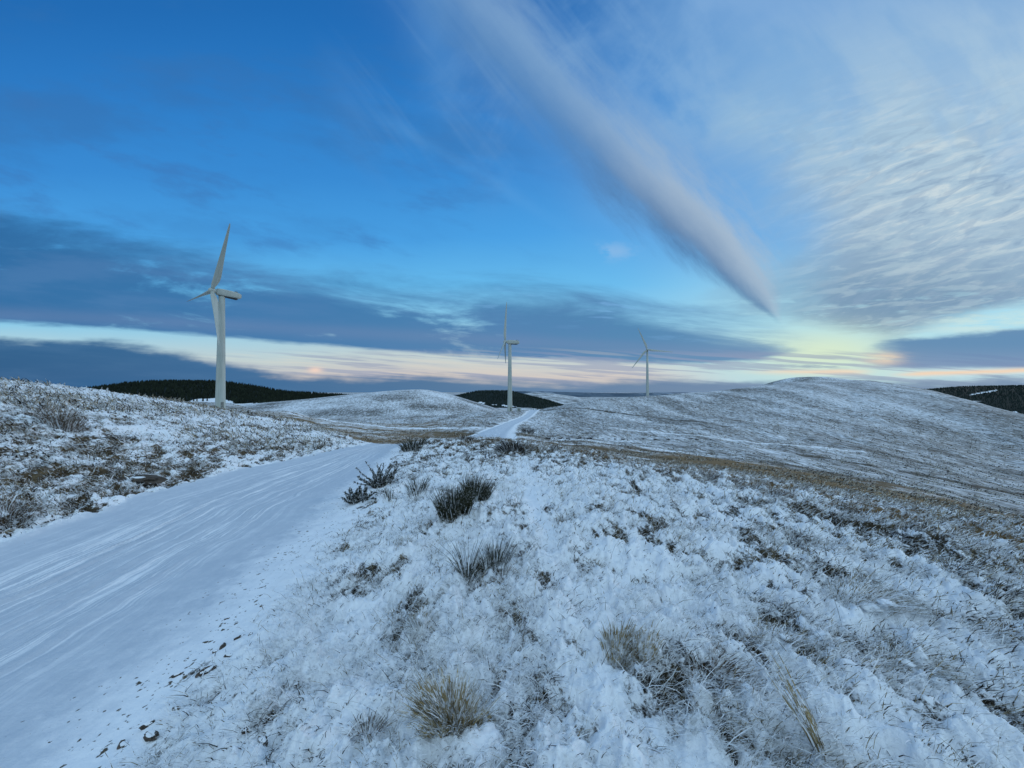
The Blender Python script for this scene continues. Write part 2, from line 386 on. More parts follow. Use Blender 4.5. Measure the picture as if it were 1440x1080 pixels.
# hillside beyond the valley: streaks of snow and bare patches, a few ditches
st1 = fbm(XG / 9 + 3, (YG + XG * 0.6) / 34, 5, 81)
hillm = sst(rg, 70, 110)
gr = gr * (1 - hillm) + hillm * (0.52 + (st1 - 0.5) * 0.42 + 0.06 * sst(az_px, 1100, 1400))
hard = reg(XG, YG, -78, 117, 14, 7)
gr = gr - hard * 0.9
def line_d(pts):
    P = np.array(pts, float); d = np.full(XG.shape, 1e9)
    for a, c in zip(P[:-1], P[1:]):
        v = c - a; t = np.clip(((XG - a[0]) * v[0] + (YG - a[1]) * v[1]) / (v @ v), 0, 1)
        d = np.minimum(d, np.hypot(XG - a[0] - t * v[0], YG - a[1] - t * v[1]))
    return d
for pts, w, amt in [([(14,200),(40,196),(70,170),(84,150)], 1.1, 0.9), ([(2,72),(25,75),(48,70),(60,62)], 0.5, 0.6), ([(30,118),(60,112),(100,110)], 1.0, -0.5),
                    ([(70,92),(95,80),(120,78)], 1.2, 0.5), ([(-6,70),(-20,78),(-60,92)], 0.8, 0.6), ([(-4,100),(-30,112),(-75,108)], 0.9, 0.6), ([(-3,128),(-40,138),(-80,128)], 1.3, 0.5), ([(-8,84),(-40,100),(-60,104)], 1.0, -0.7)]:
    jag = 0.6 + 0.9 * fbm(XG / 3, YG / 3, 2, 91)
    dd = np.exp(-(line_d(pts) / (w * jag)) ** 2)
    gr += dd * amt
    ZG -= dd * 0.25 * np.sign(amt)
sdd, _ = sd, 0
gr -= np.exp(-((sd) / 1.0) ** 2) * 0.5 * (rg > 45) * (sd > -1)
gr_track = 0.20 + sst(-(sd), -1.5, -0.0) * 0.28 - (lat < 0.5) * 0.2
gr = np.where(sd > 0, gr_track, gr)
gr = np.clip(gr, -0.3, 1.2)
brown_g = brown.copy(); brown = np.where(sd > -1.0, lat, brown)

def gcoord(X, Y):
    a = np.arctan2(X, Y); a = np.where(a < AZ[0], a + 2 * np.pi, a); lr = np.log(np.hypot(X, Y) + 1e-9)
    return np.interp(a, AZ, np.arange(NA)), np.interp(lr, LR, np.arange(NR))
def gsample(G, X, Y):
    j, i = gcoord(np.asarray(X, float), np.asarray(Y, float))
    j0 = np.clip(j.astype(int), 0, NA - 2); i0 = np.clip(i.astype(int), 0, NR - 2); fj = j - j0; fi = i - i0
    return (G[i0, j0] * (1 - fj) + G[i0, j0 + 1] * fj) * (1 - fi) + (G[i0 + 1, j0] * (1 - fj) + G[i0 + 1, j0 + 1] * fj) * fi
def gz(x, y): return float(gsample(ZG, np.array([x]), np.array([y]))[0])
def at(px, py, ymax=400.0):
    """the ground point seen at photo pixel (px, py)"""
    t = (px - 720) / F0; e = E_(py)
    Y = np.exp(np.linspace(math.log(0.8), math.log(ymax), 6000)); z = gsample(ZG, Y * t, Y)
    k = np.argmax(z >= e * Y)
    if z[k] < e * Y[k]: k = len(Y) - 1
    return float(Y[k] * t), float(Y[k]), float(z[k])

# sheets out of the one grid
Vall = np.stack([XG, YG, ZG], -1).reshape(-1, 3)
idx = np.arange(NR * NA).reshape(NR, NA)
jn = np.concatenate([np.arange(1, NA), [0]])
Fall = np.stack([idx[:-1, :], idx[:-1][:, jn], idx[1:][:, jn], idx[1:, :]], -1)
sdc = sd[:-1]; rc = rg[:-1]; pc = az_px[:-1]
is_track = (sdc > 0) & (rc < 230)
is_hill = (~is_track) & (rc > 70)
def sheet(name, mask, mat):
    f = Fall[mask]; u, inv = np.unique(f, return_inverse=True)
    o = mesh_np(name, Vall[u], inv.reshape(f.shape)[:, ::-1], mat, attrs={'grassy': gr.reshape(-1)[u], 'brown': (brown if name == 'track' else brown_g).reshape(-1)[u]})
    return tag(o, kind='structure')
sheet('track', is_track, M_TRACK)
sheet('ground', ~is_track & ~is_hill, M_GROUND)
sheet('valley_hillside', is_hill, M_HILL)
# the little disc under the photographer
th = AZ; c0 = np.stack([XG[0], YG[0], ZG[0]], -1); V = np.vstack([[[0, 0, float(ZG[0].mean())]], c0])
k = np.arange(NA); Fd = np.stack([np.zeros(NA, int), jn + 1, k + 1], -1)
tag(mesh_np('ground_patch', V, Fd[:, ::-1], M_GROUND, attrs={'grassy': np.full(len(V), 0.1), 'brown': np.zeros(len(V))}), kind='structure')

# ------------------------------------------------------------------ farther hills
def interp_line(pts, x): P = np.array(pts, float); return np.interp(x, P[:, 0], P[:, 1])
def smooth_line(pts, x):
    P = np.array(pts, float); return pchip(x, P[:, 0], P[:, 1][:, None])[:, 0]
def hill(name, sil, Y0, zb, wf, wb_, mat, grassy=0.4, seed=0, amp=2.0, nx=300, brown_=0.0, gfun=None):
    px = np.linspace(sil[0][0], sil[-1][0], nx); v = np.linspace(-1, 1, 121)
    X0 = (px - 720) / F0 * Y0; top = E_(smooth_line(sil, px)) * Y0 - amp * 0.15
    PX, Vv = np.meshgrid(X0, v); TOP = np.meshgrid(top, v)[0]
    Y = Y0 + np.where(Vv < 0, Vv * wf, Vv * wb_)
    X = PX * (1 + 0.0 * Y)
    prof = 0.5 * (1 + np.cos(np.pi * np.clip(np.abs(Vv), 0, 1)))
    Z = zb + (TOP - zb) * prof + (fbm(X / (amp * 12), Y / (amp * 12), 5, seed) - 0.5) * amp * np.clip(1.15 - prof, 0.1, 1)
    n = len(px); ii = np.arange(121 * n).reshape(121, n)
    Fq = np.stack([ii[:-1, :-1], ii[:-1, 1:], ii[1:, 1:], ii[1:, :-1]], -1).reshape(-1, 4)
    g = np.full(X.shape, grassy) + ((fbm(X / 30, Y / 18, 4, seed + 5) - 0.5) * 0.7)
    if gfun: g = gfun(X, Y, Z, g)
    V = np.stack([X, Y, Z], -1).reshape(-1, 3)
    o = mesh_np(name, V, Fq, mat, attrs={'grassy': g.ravel(), 'brown': np.full(g.size, brown_)})
    tag(o, kind='structure')
    return X, Y, Z, g
def ppx(x, y): return 720 + F0 * x / y
def ppy(y, z): return HOR - F0 * z / y
def gapL(x, y, z):
    p = ppx(x, y) + 26 * (fbm(x / 40, y / 60, 3, 14) - .5); q = ppy(y, z) + 7 * (fbm(x / 30 + 9, y / 60, 3, 15) - .5)
    clear = ((q > 559 + ((p - 298) / 30) ** 2 * 5) & (p > 262) & (p < 336)) | (q > 567) | (p < 100)
    return ~clear
def gapC(x, y, z): return (ppx(x, y) > 632) & ~((np.abs(ppy(y, z) - 565 - (ppx(x, y) - 665) * 0.12) < 1.0) & (fbm(x / 20, y / 20, 2, 3) > 0.45))
def gapR(x, y, z): return ~((np.abs(ppy(y, z) - 554 + (ppx(x, y) - 1370) * 0.16) < 1.3) & (np.abs(ppx(x, y) - 1382) < 20)) & ~((ppy(y, z) > 578) & (ppx(x, y) > 1420) & (fbm(x / 25, y / 25, 3, 8) > 0.5))
H1 = hill('hill', [(300,572),(345,568),(400,563),(450,558.5),(500,553.5),(540,549.5),(590,547),(620,551),(660,563),(690,573),(720,583),(760,592)], 330, -20, 120, 140, M_HILL, 0.50, 3, 3.0)
H2 = hill('forest_hill', [(60,575),(100,560),(150,552),(200,542.5),(240,537.5),(300,537.5),(340,543),(400,552),(440,554.5),(500,559),(560,566)], 1200, -34, 480, 500, M_FLOOR, 1.2, 4, 8.0, gfun=lambda X, Y, Z, g: np.where(gapL(X, Y, Z), 1.2, -0.2))
H3 = hill('wooded_hill', [(560,580),(610,567),(645,556),(680,549.5),(712,549.5),(740,555.5),(780,566),(810,575),(840,584)], 900, -42, 300, 300, M_FLOOR, 1.2, 5, 6.0, gfun=lambda X, Y, Z, g: np.where(gapC(X, Y, Z), 1.2, 0.2))
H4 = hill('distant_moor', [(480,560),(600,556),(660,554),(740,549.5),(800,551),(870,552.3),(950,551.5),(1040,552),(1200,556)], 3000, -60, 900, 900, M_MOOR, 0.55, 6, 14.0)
H5 = hill('pale_hill', [(640,575),(700,561),(755,551.5),(800,556),(850,565),(900,574)], 1500, -70, 500, 500, M_HILL, 0.52, 7, 8.0)
H6 = hill('summit', [(1040,560),(1080,543),(1098,535),(1122,530),(1150,529.2),(1180,532),(1215,538),(1280,552)], 440, -10, 70, 100, M_HILL, 0.46, 8, 2.0)
H7 = hill('dark_hill', [(1200,563),(1290,549),(1330,546.5),(1375,543),(1440,542.5),(1600,541),(1900,546),(2300,560)], 900, -58, 420, 400, M_FLOOR, 1.2, 9, 6.0, gfun=lambda X, Y, Z, g: np.where(gapR(X, Y, Z), 1.2, 0.5))

def forest(name, H, cond, spacing, hmin, hmax, mat, seed, label, cat, jit=0.8):
    """plantation: each tree three stacked ragged cones, all in one mass"""
    X, Y, Z, g = H; rng = np.random.default_rng(seed)
    x = np.arange(X.min(), X.max(), spacing); y = np.arange(Y.min(), Y.max(), spacing)
    gx, gy = np.meshgrid(x, y); gx = (gx + rng.uniform(-jit, jit, gx.shape) * spacing).ravel(); gy = (gy + rng.uniform(-jit, jit, gy.shape) * spacing).ravel()
    fx = np.interp(gx, X[0], np.arange(X.shape[1])); fy = np.interp(gy, Y[:, 0], np.arange(Y.shape[0]))
    i = np.clip(fy.astype(int), 0, Y.shape[0] - 2); j = np.clip(fx.astype(int), 0, X.shape[1] - 2)
    a = fx - j; c = fy - i
    z = (Z[i, j] * (1 - a) + Z[i, j + 1] * a) * (1 - c) + (Z[i + 1, j] * (1 - a) + Z[i + 1, j + 1] * a) * c
    m = cond(gx, gy, z) & (gy < Y[60, 0] + 60)
    gx, gy, z = gx[m], gy[m], z[m]; n = len(gx)
    h = rng.uniform(hmin, hmax, n) * (0.75 + 0.5 * fbm(gx / 60, gy / 60, 3, seed)); w = h * rng.uniform(0.2, 0.3, n)
    K = 5; Vs = []; Fs = []; off = 0
    for t, (z0, z1, ww) in enumerate(((0.05, 0.6, 1.0), (0.35, 0.85, 0.72), (0.62, 1.0, 0.42))):
        a0 = rng.uniform(0, 6.28, n)
        ring = np.stack([np.stack([gx + w * ww * rng.uniform(.75, 1.2, n) * np.cos(a0 + q * 2 * np.pi / K), gy + w * ww * np.sin(a0 + q * 2 * np.pi / K), z + h * z0 - h * .04 * rng.uniform(0, 1, n)], -1) for q in range(K)], 1)
        top = np.stack([gx, gy, z + h * z1], -1)[:, None]
        Vs.append(np.concatenate([ring, top], 1).reshape(-1, 3))
        base = off + np.arange(n) * (K + 1)
        Fs += [np.stack([base + q, base + (q + 1) % K, base + K], -1) for q in range(K)]
        off += n * (K + 1)
    o = mesh_np(name, np.vstack(Vs), np.concatenate(Fs), mat, smooth=False)
    return tag(o, label, cat, kind='stuff')
forest('conifer_forest', H2, gapL, 7.0, 6, 11, M_CONIFER, 21, 'almost black conifer plantation covering the long hill behind the nearest turbine', 'forest')
forest('conifer_forest', H3, gapC, 4.6, 3.0, 4.2, M_FARTREE, 22, 'dark green plantation on the rounded hill behind the middle turbine', 'forest')
forest('conifer_forest', H7, gapR, 5.0, 2.8, 4.0, M_FARTREE, 23, 'dark forest over the low hill at the right edge of the view', 'forest')

# ------------------------------------------------------------------ solid helpers
def lathe(rings, n=32, caps=True):
    """rings: (centre xyz, radius) about z"""
    V = []; F = []
    for (x, y, z), r in rings:
        for k in range(n):
            a = 2 * math.pi * k / n; V.append((x + r * math.cos(a), y + r * math.sin(a), z))
    for i in range(len(rings) - 1):
        for k in range(n): F.append((i * n + k, i * n + (k + 1) % n, (i + 1) * n + (k + 1) % n, (i + 1) * n + k))
    fl = [np.array(F)]
    if caps: fl += [np.array([list(range(n))[::-1]]), np.array([[(len(rings) - 1) * n + k for k in range(n)]])]
    return np.array(V), fl
def boxv(c, s):
    c = np.array(c); s = np.array(s) / 2
    V = np.array([c + s * np.array(q) for q in ((-1,-1,-1),(1,-1,-1),(1,1,-1),(-1,1,-1),(-1,-1,1),(1,-1,1),(1,1,1),(-1,1,1))])
    F = np.array([(0,3,2,1),(4,5,6,7),(0,1,5,4),(1,2,6,5),(2,3,7,6),(3,0,4,7)])
    return V, F
def bevel(o, w, seg=2):
    md = o.modifiers.new('bevel', 'BEVEL'); md.width = w; md.segments = seg; md.limit_method = 'ANGLE'
    return o

def blade_mesh(L):
    """turbine blade along +z from the hub centre, leading edge towards -x, flat side +y"""
    st = [(0.55,.46,.46,0,1),(1.2,.46,.46,0,1),(2.0,.72,.44,16,.6),(3.2,1.02,.36,15,.1),(4.6,1.06,.29,12,0),(7,.92,.20,8,0),(10,.74,.14,5,0),(13,.58,.10,3,0),(16,.43,.07,1.5,0),(18.5,.31,.05,.5,0),(19.6,.24,.035,0,0),(20.3,.14,.02,0,0),(20.6,.03,.008,0,0)]
    n = 18; V = []; F = []
    for z, c, t, tw, rd in st:
        z = z * L / 20.6; c = c * (0.84 if z > 3 else 1)
        for k in range(n):
            a = 2 * math.pi * k / n
            xr, yr = c * math.cos(a), t * math.sin(a)
            xa = c * math.cos(a) + c * 0.42; ya = t * math.sin(a) * (1 - 0.62 * (math.cos(a) + 1) / 2) * 1.1
            x = xr * rd + xa * (1 - rd); y = yr * rd + ya * (1 - rd)
            q = R(tw); V.append((x * math.cos(q) - y * math.sin(q), x * math.sin(q) + y * math.cos(q), z))
    for i in range(len(st) - 1):
        for k in range(n): F.append((i * n + k, i * n + (k + 1) % n, (i + 1) * n + (k + 1) % n, (i + 1) * n + k))
    return np.array(V), [np.array(F), np.array([list(range(n))[::-1]]), np.array([[(len(st) - 1) * n + k for k in range(n)]])]
from mathutils import Matrix, Vector
def turbine(X0, Y0, zbase, zhub, psi, theta, tilt, L, over, pitch, label, cone=2.0):
    root = empty('wind_turbine', (X0, Y0, zbase)); tag(root, label, 'wind turbine', 'wind turbines on the snowy hills')
    H = zhub - zbase
    r0, r1 = 1.30, 0.78; top = H - 1.15
    rr = lambda z: r0 + (r1 - r0) * z / top
    V, F = lathe([((0,0,-1.5), rr(0)), ((0,0,0), rr(0)), ((0,0,top*.33), rr(top*.33)), ((0,0,top*.66), rr(top*.66)), ((0,0,top), r1)], 40)
    tw = mesh_np('tower', V, F, M_TURB, root); tw.data.polygons[-1].use_smooth = False
    for q in (0.485, 0.02):
        z = top * q; V, F = lathe([((0,0,z-.07), rr(z)+.005), ((0,0,z-.06), rr(z)+.05), ((0,0,z+.06), rr(z)+.05), ((0,0,z+.07), rr(z)+.005)], 40, False)
        mesh_np('flange', V, F, M_TURB, tw, smooth=False)
    V, F = boxv((0, 0, 0), (0.75, 0.12, 2.0)); d = bevel(mesh_np('door', V, F, M_GREY, tw, smooth=False), .03)
    ang = math.atan2(-Y0, -X0) + 0.35; rd = rr(1.6); d.location = (rd * math.cos(ang), rd * math.sin(ang), 1.7); d.rotation_euler = (0, 0, ang + math.pi / 2)
    V, F = lathe([((0,0,top), r1+.02), ((0,0,top+.22), r1+.08)], 40)
    mesh_np('yaw_ring', V, F, M_GREY, root)
    # frame: +x = rotor side
    tl = R(tilt); ps = R(psi)
    Mn = Matrix.Rotation(ps, 4, 'Z') @ Matrix.Rotation(-tl, 4, 'Y')
    hc = Vector((0, 0, H))
    # nacelle: lofted rounded box, tapering to the rear
    st = [(over-1.0,.62,.62),(over-1.15,.86,.88),(over-2.0,.95,1.02),(0,1.0,1.05),(-2.4,1.0,1.0),(-4.1,.90,.84),(-4.75,.80,.62),(-4.85,.66,.46)]
    n = 24; V = []
    for x, hw, hh in st:
        for k in range(n):
            a = 2 * math.pi * k / n; ca, sa = math.cos(a), math.sin(a); e = 0.42
            V.append((x, hw * math.copysign(abs(ca) ** e, ca), hh * math.copysign(abs(sa) ** e, sa) + (.10 if x < -2 else 0)))
    Fq = [(i*n+k, i*n+(k+1)%n, (i+1)*n+(k+1)%n, (i+1)*n+k) for i in range(len(st)-1) for k in range(n)]
    na = mesh_np('nacelle', np.array(V), [np.array(Fq), np.array([list(range(n))[::-1]]), np.array([[(len(st)-1)*n+k for k in range(n)]])], M_TURB, root)
    na.matrix_local = Matrix.Translation(hc) @ Mn
    V, F = boxv((-3.5, 0, 1.12), (.7, .8, .34)); bevel(mesh_np('vent', V, F, M_GREY, na, smooth=False), .05)
    V, F = boxv((-2.2, 0, -1.04), (3.6, 1.5, .10)); bevel(mesh_np('underside_panel', V, F, M_DARK, na, smooth=False), .02)
    V, F = lathe([((-4.2, .3, .85), .03), ((-4.2, .3, 1.8), .02)], 8); mesh_np('wind_vane', V, F, M_GREY, na)
    # hub
    rings = [(-1.0,.55),(-.85,.62),(-.3,.80),(.2,.80),(.6,.62),(.85,.36),(.95,.06)]
    V, F = lathe([((0, 0, z), r) for z, r in rings], 28)
    V = V[:, [2, 1, 0]] * np.array([1, -1, 1])
    hub = mesh_np('hub', V, F, M_TURB, root)
    hub.matrix_local = Matrix.Translation(hc) @ Mn @ Matrix.Translation((over, 0, 0))
    Vb, Fb = blade_mesh(L)
    for k in range(3):
        bl = mesh_np('blade', Vb, Fb, M_TURB, root)
        # about the rotor axis, then pitch about the blade's own length
        bl.matrix_local = Matrix.Translation(hc) @ Mn @ Matrix.Translation((over, 0, 0)) @ Matrix.Rotation(-(R(theta) + k * 2 * math.pi / 3), 4, 'X') @ Matrix.Rotation(R(cone), 4, 'Y') @ Matrix.Rotation(R(pitch), 4, 'Z')
    return root
import json
turbine(-85.9, 113.4, gz(-85.9, 113.4) - 0.1, 29.13, -124.7, 27.9, 4.34, 20.1, 2.4, 160, 'largest and nearest white three-bladed wind turbine, standing on the rise left of the track', 1.15)
turbine(-1.09, 196.6, gz(-1.09, 196.6) - 0.1, 25.1, 174.8, 0.8, 4.6, 20.6, 2.5, 40, 'middle white wind turbine at the far end of the snowy track')
turbine(116.2, 330, gz(116.2, 330) - 0.1, 35.3, -108, 98, 5, 20.6, 2.5, 70, 'smallest and farthest wind turbine, rising behind the snowy ridge on the right')

# transformer cabinet by the middle turbine
x, y, z = at(729, 577, 260)
cab = empty('cabinet', (3.4, 192.0, gz(3.4, 192.0)), 0.3); tag(cab, 'small pale cabinet beside the foot of the middle turbine', 'cabinet')
V, F = boxv((0, 0, .85), (1.9, 1.5, 1.9)); bevel(mesh_np('body', V, F, M_TURB, cab, smooth=False), .04)
V, F = boxv((0, 0, 1.86), (2.1, 1.7, .14)); bevel(mesh_np('roof', V, F, M_SNOW, cab, smooth=False), .04)
V, F = boxv((-.2, -.77, .9), (.8, .06, 1.5)); bevel(mesh_np('door', V, F, M_GREY, cab, smooth=False), .01)

# ------------------------------------------------------------------ grass blades
def blades(bx, by, bz, az, h, lean, w, curl=0.5, tipw=0.15):
    """arrays -> ribbons of two segments; lean = horizontal reach of the tip"""
    n = len(bx); dx, dy = np.cos(az), np.sin(az); wx, wy = -dy, dx
    rot = RNG.uniform(0, np.pi, n); wx, wy = np.cos(rot), np.sin(rot)
    def P(t, ww):
        r = lean * t ** (1 + curl); hh = h * (t - 0.22 * curl * t * t)
        cx = bx + dx * r; cy = by + dy * r; cz = bz + hh
        return np.stack([cx - wx * ww, cy - wy * ww, cz], -1), np.stack([cx + wx * ww, cy + wy * ww, cz], -1)
    a0, a1 = P(0.0, w * .5); b0, b1 = P(0.5, w * .45); c0, c1 = P(0.8, w * .3); d, _ = P(1.0, w * 0)
    V = np.stack([a0, a1, b0, b1, c0, c1, d], 1).reshape(-1, 3)
    k = np.arange(n) * 7
    Q = np.concatenate([np.stack([k, k + 1, k + 3, k + 2], -1), np.stack([k + 2, k + 3, k + 5, k + 4], -1)])
    T = np.stack([k + 4, k + 5, k + 6], -1)
    return V, [Q, T]
def stuff_grass(name, n, rmin, rmax, hfun, wfun, mat, label, dens, leanf, seed, side=62):
    rng = np.random.default_rng(seed)
    a = np.arctan(rng.uniform(-1.75, 1.75, n)); r = np.exp(rng.uniform(math.log(rmin), math.log(rmax), n))
    x = r * np.sin(a); y = r * np.cos(a)
    keep = dens(x, y, r) > rng.uniform(0, 1, n); x, y, r = x[keep], y[keep], r[keep]; m = len(x)
    z = gsample(ZG, x, y) - 0.012
    h = hfun(r, rng.uniform(0, 1, m)); az = rng.normal(-1.35, 0.9, m)
    V, F = blades(x, y, z, az, h, h * leanf(rng.uniform(0, 1, m)), wfun(r, rng.uniform(0, 1, m)))
    return tag(mesh_np(name, V, F, mat), label, 'grass', kind='stuff')
def dens_common(x, y, r, base, gk, s):
    g = gsample(gr, x, y); sdv = gsample(sd, x, y); tr = trough(x, y)
    cl = sst(fbm(x * 2.3, y * 1.6, 3, s), 0.42, 0.62)
    d = (base + gk * np.clip(g - 0.1, 0, 1)) * (0.25 + cl) * (1 - tr * .9) * sst(-sdv, 0.0, 0.5)
    near = np.exp(kr[:, 0][np.clip(gcoord(x, y)[0].astype(int), 0, NA - 1)])
    return d
wq = lambda lo, k: (lambda r, u: np.maximum(lo, k * r) * (0.6 + 0.8 * u))
stuff_grass('snowy_grass', 330000, 1.1, 24, lambda r, u: 0.025 + 0.075 * u ** 2 + 0.0012 * r, wq(0.0045, 0.0016), M_FROST, 'frosted grass bristling through the snow all over the ground', lambda x, y, r: dens_common(x, y, r, 0.75, 0.6, 5), lambda u: 0.4 + 1.3 * u, 31)
stuff_grass('dry_grass', 230000, 1.15, 26, lambda r, u: 0.035 + 0.15 * u ** 4 + 0.001 * r, wq(0.0030, 0.0013), M_DRY, 'thin dry grass poking out of the snow all over the ground', lambda x, y, r: dens_common(x, y, r, 0.16, 1.5, 8), lambda u: 0.3 + 1.1 * u, 32)
stuff_grass('dark_grass', 170000, 1.15, 26, lambda r, u: 0.02 + 0.06 * u ** 2 + 0.001 * r, wq(0.0048, 0.0017), M_HEATH, 'dark low stems showing through thin snow', lambda x, y, r: dens_common(x, y, r, 0.14, 1.6, 13), lambda u: 0.5 + 1.2 * u, 33)

stuff_grass('tall_stems', 5200, 1.15, 16, lambda r, u: 0.10 + 0.20 * u ** 2, wq(0.0022, 0.0009), M_DRYT, 'scattered long thin stems standing above the snow', lambda x, y, r: dens_common(x, y, r, 0.30, 0.9, 47), lambda u: 0.15 + 1.0 * u, 36)
stuff_grass('dark_stems', 3600, 1.15, 14, lambda r, u: 0.08 + 0.16 * u ** 2, wq(0.0022, 0.0009), M_HEATH, 'scattered thin dark stems standing above the snow', lambda x, y, r: dens_common(x, y, r, 0.30, 0.9, 48), lambda u: 0.2 + 1.4 * u, 37)
dm_ = lambda x, y, r: sst(-gsample(sd, x, y), 0.2, 1.0) * sst(fbm(x / 2.0, y / 3.5, 3, 44), 0.45, 0.6) * (0.3 + gsample(gr, x, y)) * (1 - sst(r, 260, 330))
stuff_grass('moor_grass', 180000, 15, 330, lambda r, u: 0.07 + 0.22 * u ** 2 + 0.0006 * r, lambda r, u: 0.0012 * r * (.6 + u), M_DRYT, 'pale rough grass over the moor beyond the brow', dm_, lambda u: 0.4 + 1.2 * u, 34)
stuff_grass('moor_heather', 130000, 15, 330, lambda r, u: 0.05 + 0.18 * u ** 2 + 0.0006 * r, lambda r, u: 0.0013 * r * (.6 + u), M_HEATH, 'dark low heather over the moor beyond the brow', dm_, lambda u: 0.4 + 1.2 * u, 35)

def tussock(name, px, py, rad, h, n, mat, label, cat, group=None, spread=0.8, frost=0.3, wind=(0.1, -0.35), lumps=3, w=0.004, curl=0.5, hvar=0.5):
    x0, y0, z0 = at(px, py)
    root = empty(name, (x0, y0, z0)); tag(root, label, cat, group)
    def part(nm, m, mt, hk, wk):
        rr = rad * np.sqrt(RNG.uniform(0, 1, m)) * 0.6; a = RNG.uniform(0, 2 * np.pi, m)
        bx = rr * np.cos(a) * 1.1; by = rr * np.sin(a)
        bz = gsample(ZG, x0 + bx, y0 + by) - z0 - 0.02
        hh = h * hk * (1 - hvar * RNG.uniform(0, 1, m)) * (1 - 0.35 * (rr / (rad * .6)) ** 2)
        lean = hh * spread * (0.25 + 0.9 * rr / (rad * .6)) * RNG.uniform(0.5, 1.3, m)
        dx = np.cos(a) * lean + wind[0] * hh; dy = np.sin(a) * lean + wind[1] * hh
        jitter = RNG.normal(0, .25, m)
        V, F = blades(bx, by, bz, np.arctan2(dy, dx) + jitter, hh, np.hypot(dx, dy), np.full(m, w * wk) * RNG.uniform(.6, 1.4, m), curl)
        return mesh_np(nm, V, F, mt, root)
    part('blades', n, mat, 1.0, 1.0)
    if frost: part('frosted_blades', int(n * frost), M_FROST, 0.8, 1.3)
    if lumps:
        for q in range(lumps):
            V, F = lump(rad * RNG.uniform(.09, .19), 900 + int(RNG.integers(1e6)), (1.3, 1.2, .5), 3, .6)
            a = RNG.uniform(0, 6.28); rr = rad * RNG.uniform(.1, .6); bx, by = rr * math.cos(a), rr * math.sin(a)
            V = V + np.array([bx, by, gz(x0 + bx, y0 + by) - z0 + rad * 0.02]); mesh_np('snow_lump', V, F, M_SNOW, root)
    return root
def lump(r, seed, sc=(1, 1, .6), sub=3, rough=0.35):
    import bmesh
    bm = bmesh.new(); bmesh.ops.create_icosphere(bm, subdivisions=sub, radius=1.0)
    V = np.array([v.co[:] for v in bm.verts]); F = np.array([[v.index for v in f.verts] for f in bm.faces]); bm.free()
    d = fbm(V[:, 0] * 1.4 + V[:, 2] * .9 + seed % 97, V[:, 1] * 1.4 - V[:, 2] * .7, 3, seed % 911)
    V = V * (1 + rough * 2 * (d - 0.5))[:, None]
    return V * np.array(sc) * r, F

# prominent plants, read off the photograph
G1 = 'rush clumps on the near bank'; G2 = 'grass tussocks in the snow'; G3 = 'brown tussocks along the brow'
tussock('rush_clump', 640, 724, 0.34, 0.66, 620, M_RUSH, 'largest dark green rush clump, upright in the snow right of the gorse', 'rushes', G1, .45, .03, (.05, -.05), 1, .0068)
tussock('rush_clump', 668, 697, 0.36, 0.54, 520, M_RUSH, 'dark rush clump just behind and right of the largest rush clump', 'rushes', G1, .5, .04, (.1, 0), 1, .0068)
tussock('rush_clump', 588, 692, 0.24, 0.42, 110, M_RUSH, 'small open rush clump with snow on its stems between the gorse and the largest rushes', 'rushes', G1, .6, .5, (.05, 0), 3, .008)
tussock('rush_clump', 548, 700, 0.13, 0.30, 36, M_RUSH, 'few upright stubby stems in the snow beside the gorse', 'rushes', G1, .25, .5, (0, 0), 1, .012)
tussock('rush_clump', 657, 810, 0.09, 0.50, 85, M_RUSH, 'sparse fan of long dark stems in the middle of the snowy bank', 'rushes', G1, .95, .1, (.1, .05), 1, .0046)
tussock('rush_clump', 698, 792, 0.20, 0.36, 190, M_RUSH, 'thin upright rush stems just right of the sparse fan of long stems', 'rushes', G1, .45, .25, (.1, 0), 2, .0042)
tussock('grass_tussock', 708, 812, 0.11, 0.12, 120, M_BROWN, 'low reddish brown tuft at the foot of the thin rush stems', 'grass tussock', G2, 1.4, .5, (.4, 0), 2, .004)
tussock('grass_tussock', 636, 1010, 0.19, 0.29, 850, M_DRYT, 'largest pale straw tussock in the foreground with snow heaped on its right side', 'grass tussock', G2, .75, .22, (-.1, -.05), 0, .0044)
tussock('grass_tussock', 870, 905, 0.17, 0.22, 330, M_DRYT, 'straw coloured tussock right of the smooth snow trough, standing upright', 'grass tussock', G2, .5, .35, (.15, -.1), 3, .0045)
tussock('grass_tussock', 905, 915, 0.10, 0.2, 140, M_DRYT, 'small straw tuft touching the upright straw tussock on its right', 'grass tussock', G2, .45, .3, (.1, -.1), 2, .0045)
tussock('grass_tussock', 1000, 950, 0.18, 0.15, 420, M_BROWN, 'dark flattened tussock near the bottom centre right', 'grass tussock', G2, 1.3, .4, (.3, -.5), 5, .0032)
tussock('grass_tussock', 592, 868, 0.14, 0.14, 160, M_DRY, 'snow crusted tuft below left of the sparse fan of long stems', 'grass tussock', G2, 1.0, .9, (.1, -.2), 5, .004)
tussock('grass_tussock', 520, 1020, 0.11, 0.12, 150, M_BROWN, 'small brown tuft loaded with snow left of the largest straw tussock', 'grass tussock', G2, .9, .8, (.1, -.2), 4, .0036)
tussock('grass_tussock', 505, 815, 0.12, 0.12, 90, M_DRY, 'little snow covered tuft at the edge of the bank above the track', 'grass tussock', G2, .8, .9, (0, -.2), 3, .004)
tussock('grass_tussock', 570, 760, 0.15, 0.13, 130, M_DRY, 'pale crusted tuft below the small open rush clump', 'grass tussock', G2, .9, .8, (.1, -.2), 4, .004)
tussock('grass_tussock', 1210, 838, 0.34, 0.22, 420, M_DRY, 'broad windswept pale tussock on the right side of the bank', 'grass tussock', G2, 1.3, .8, (.9, -.5), 4, .0042)
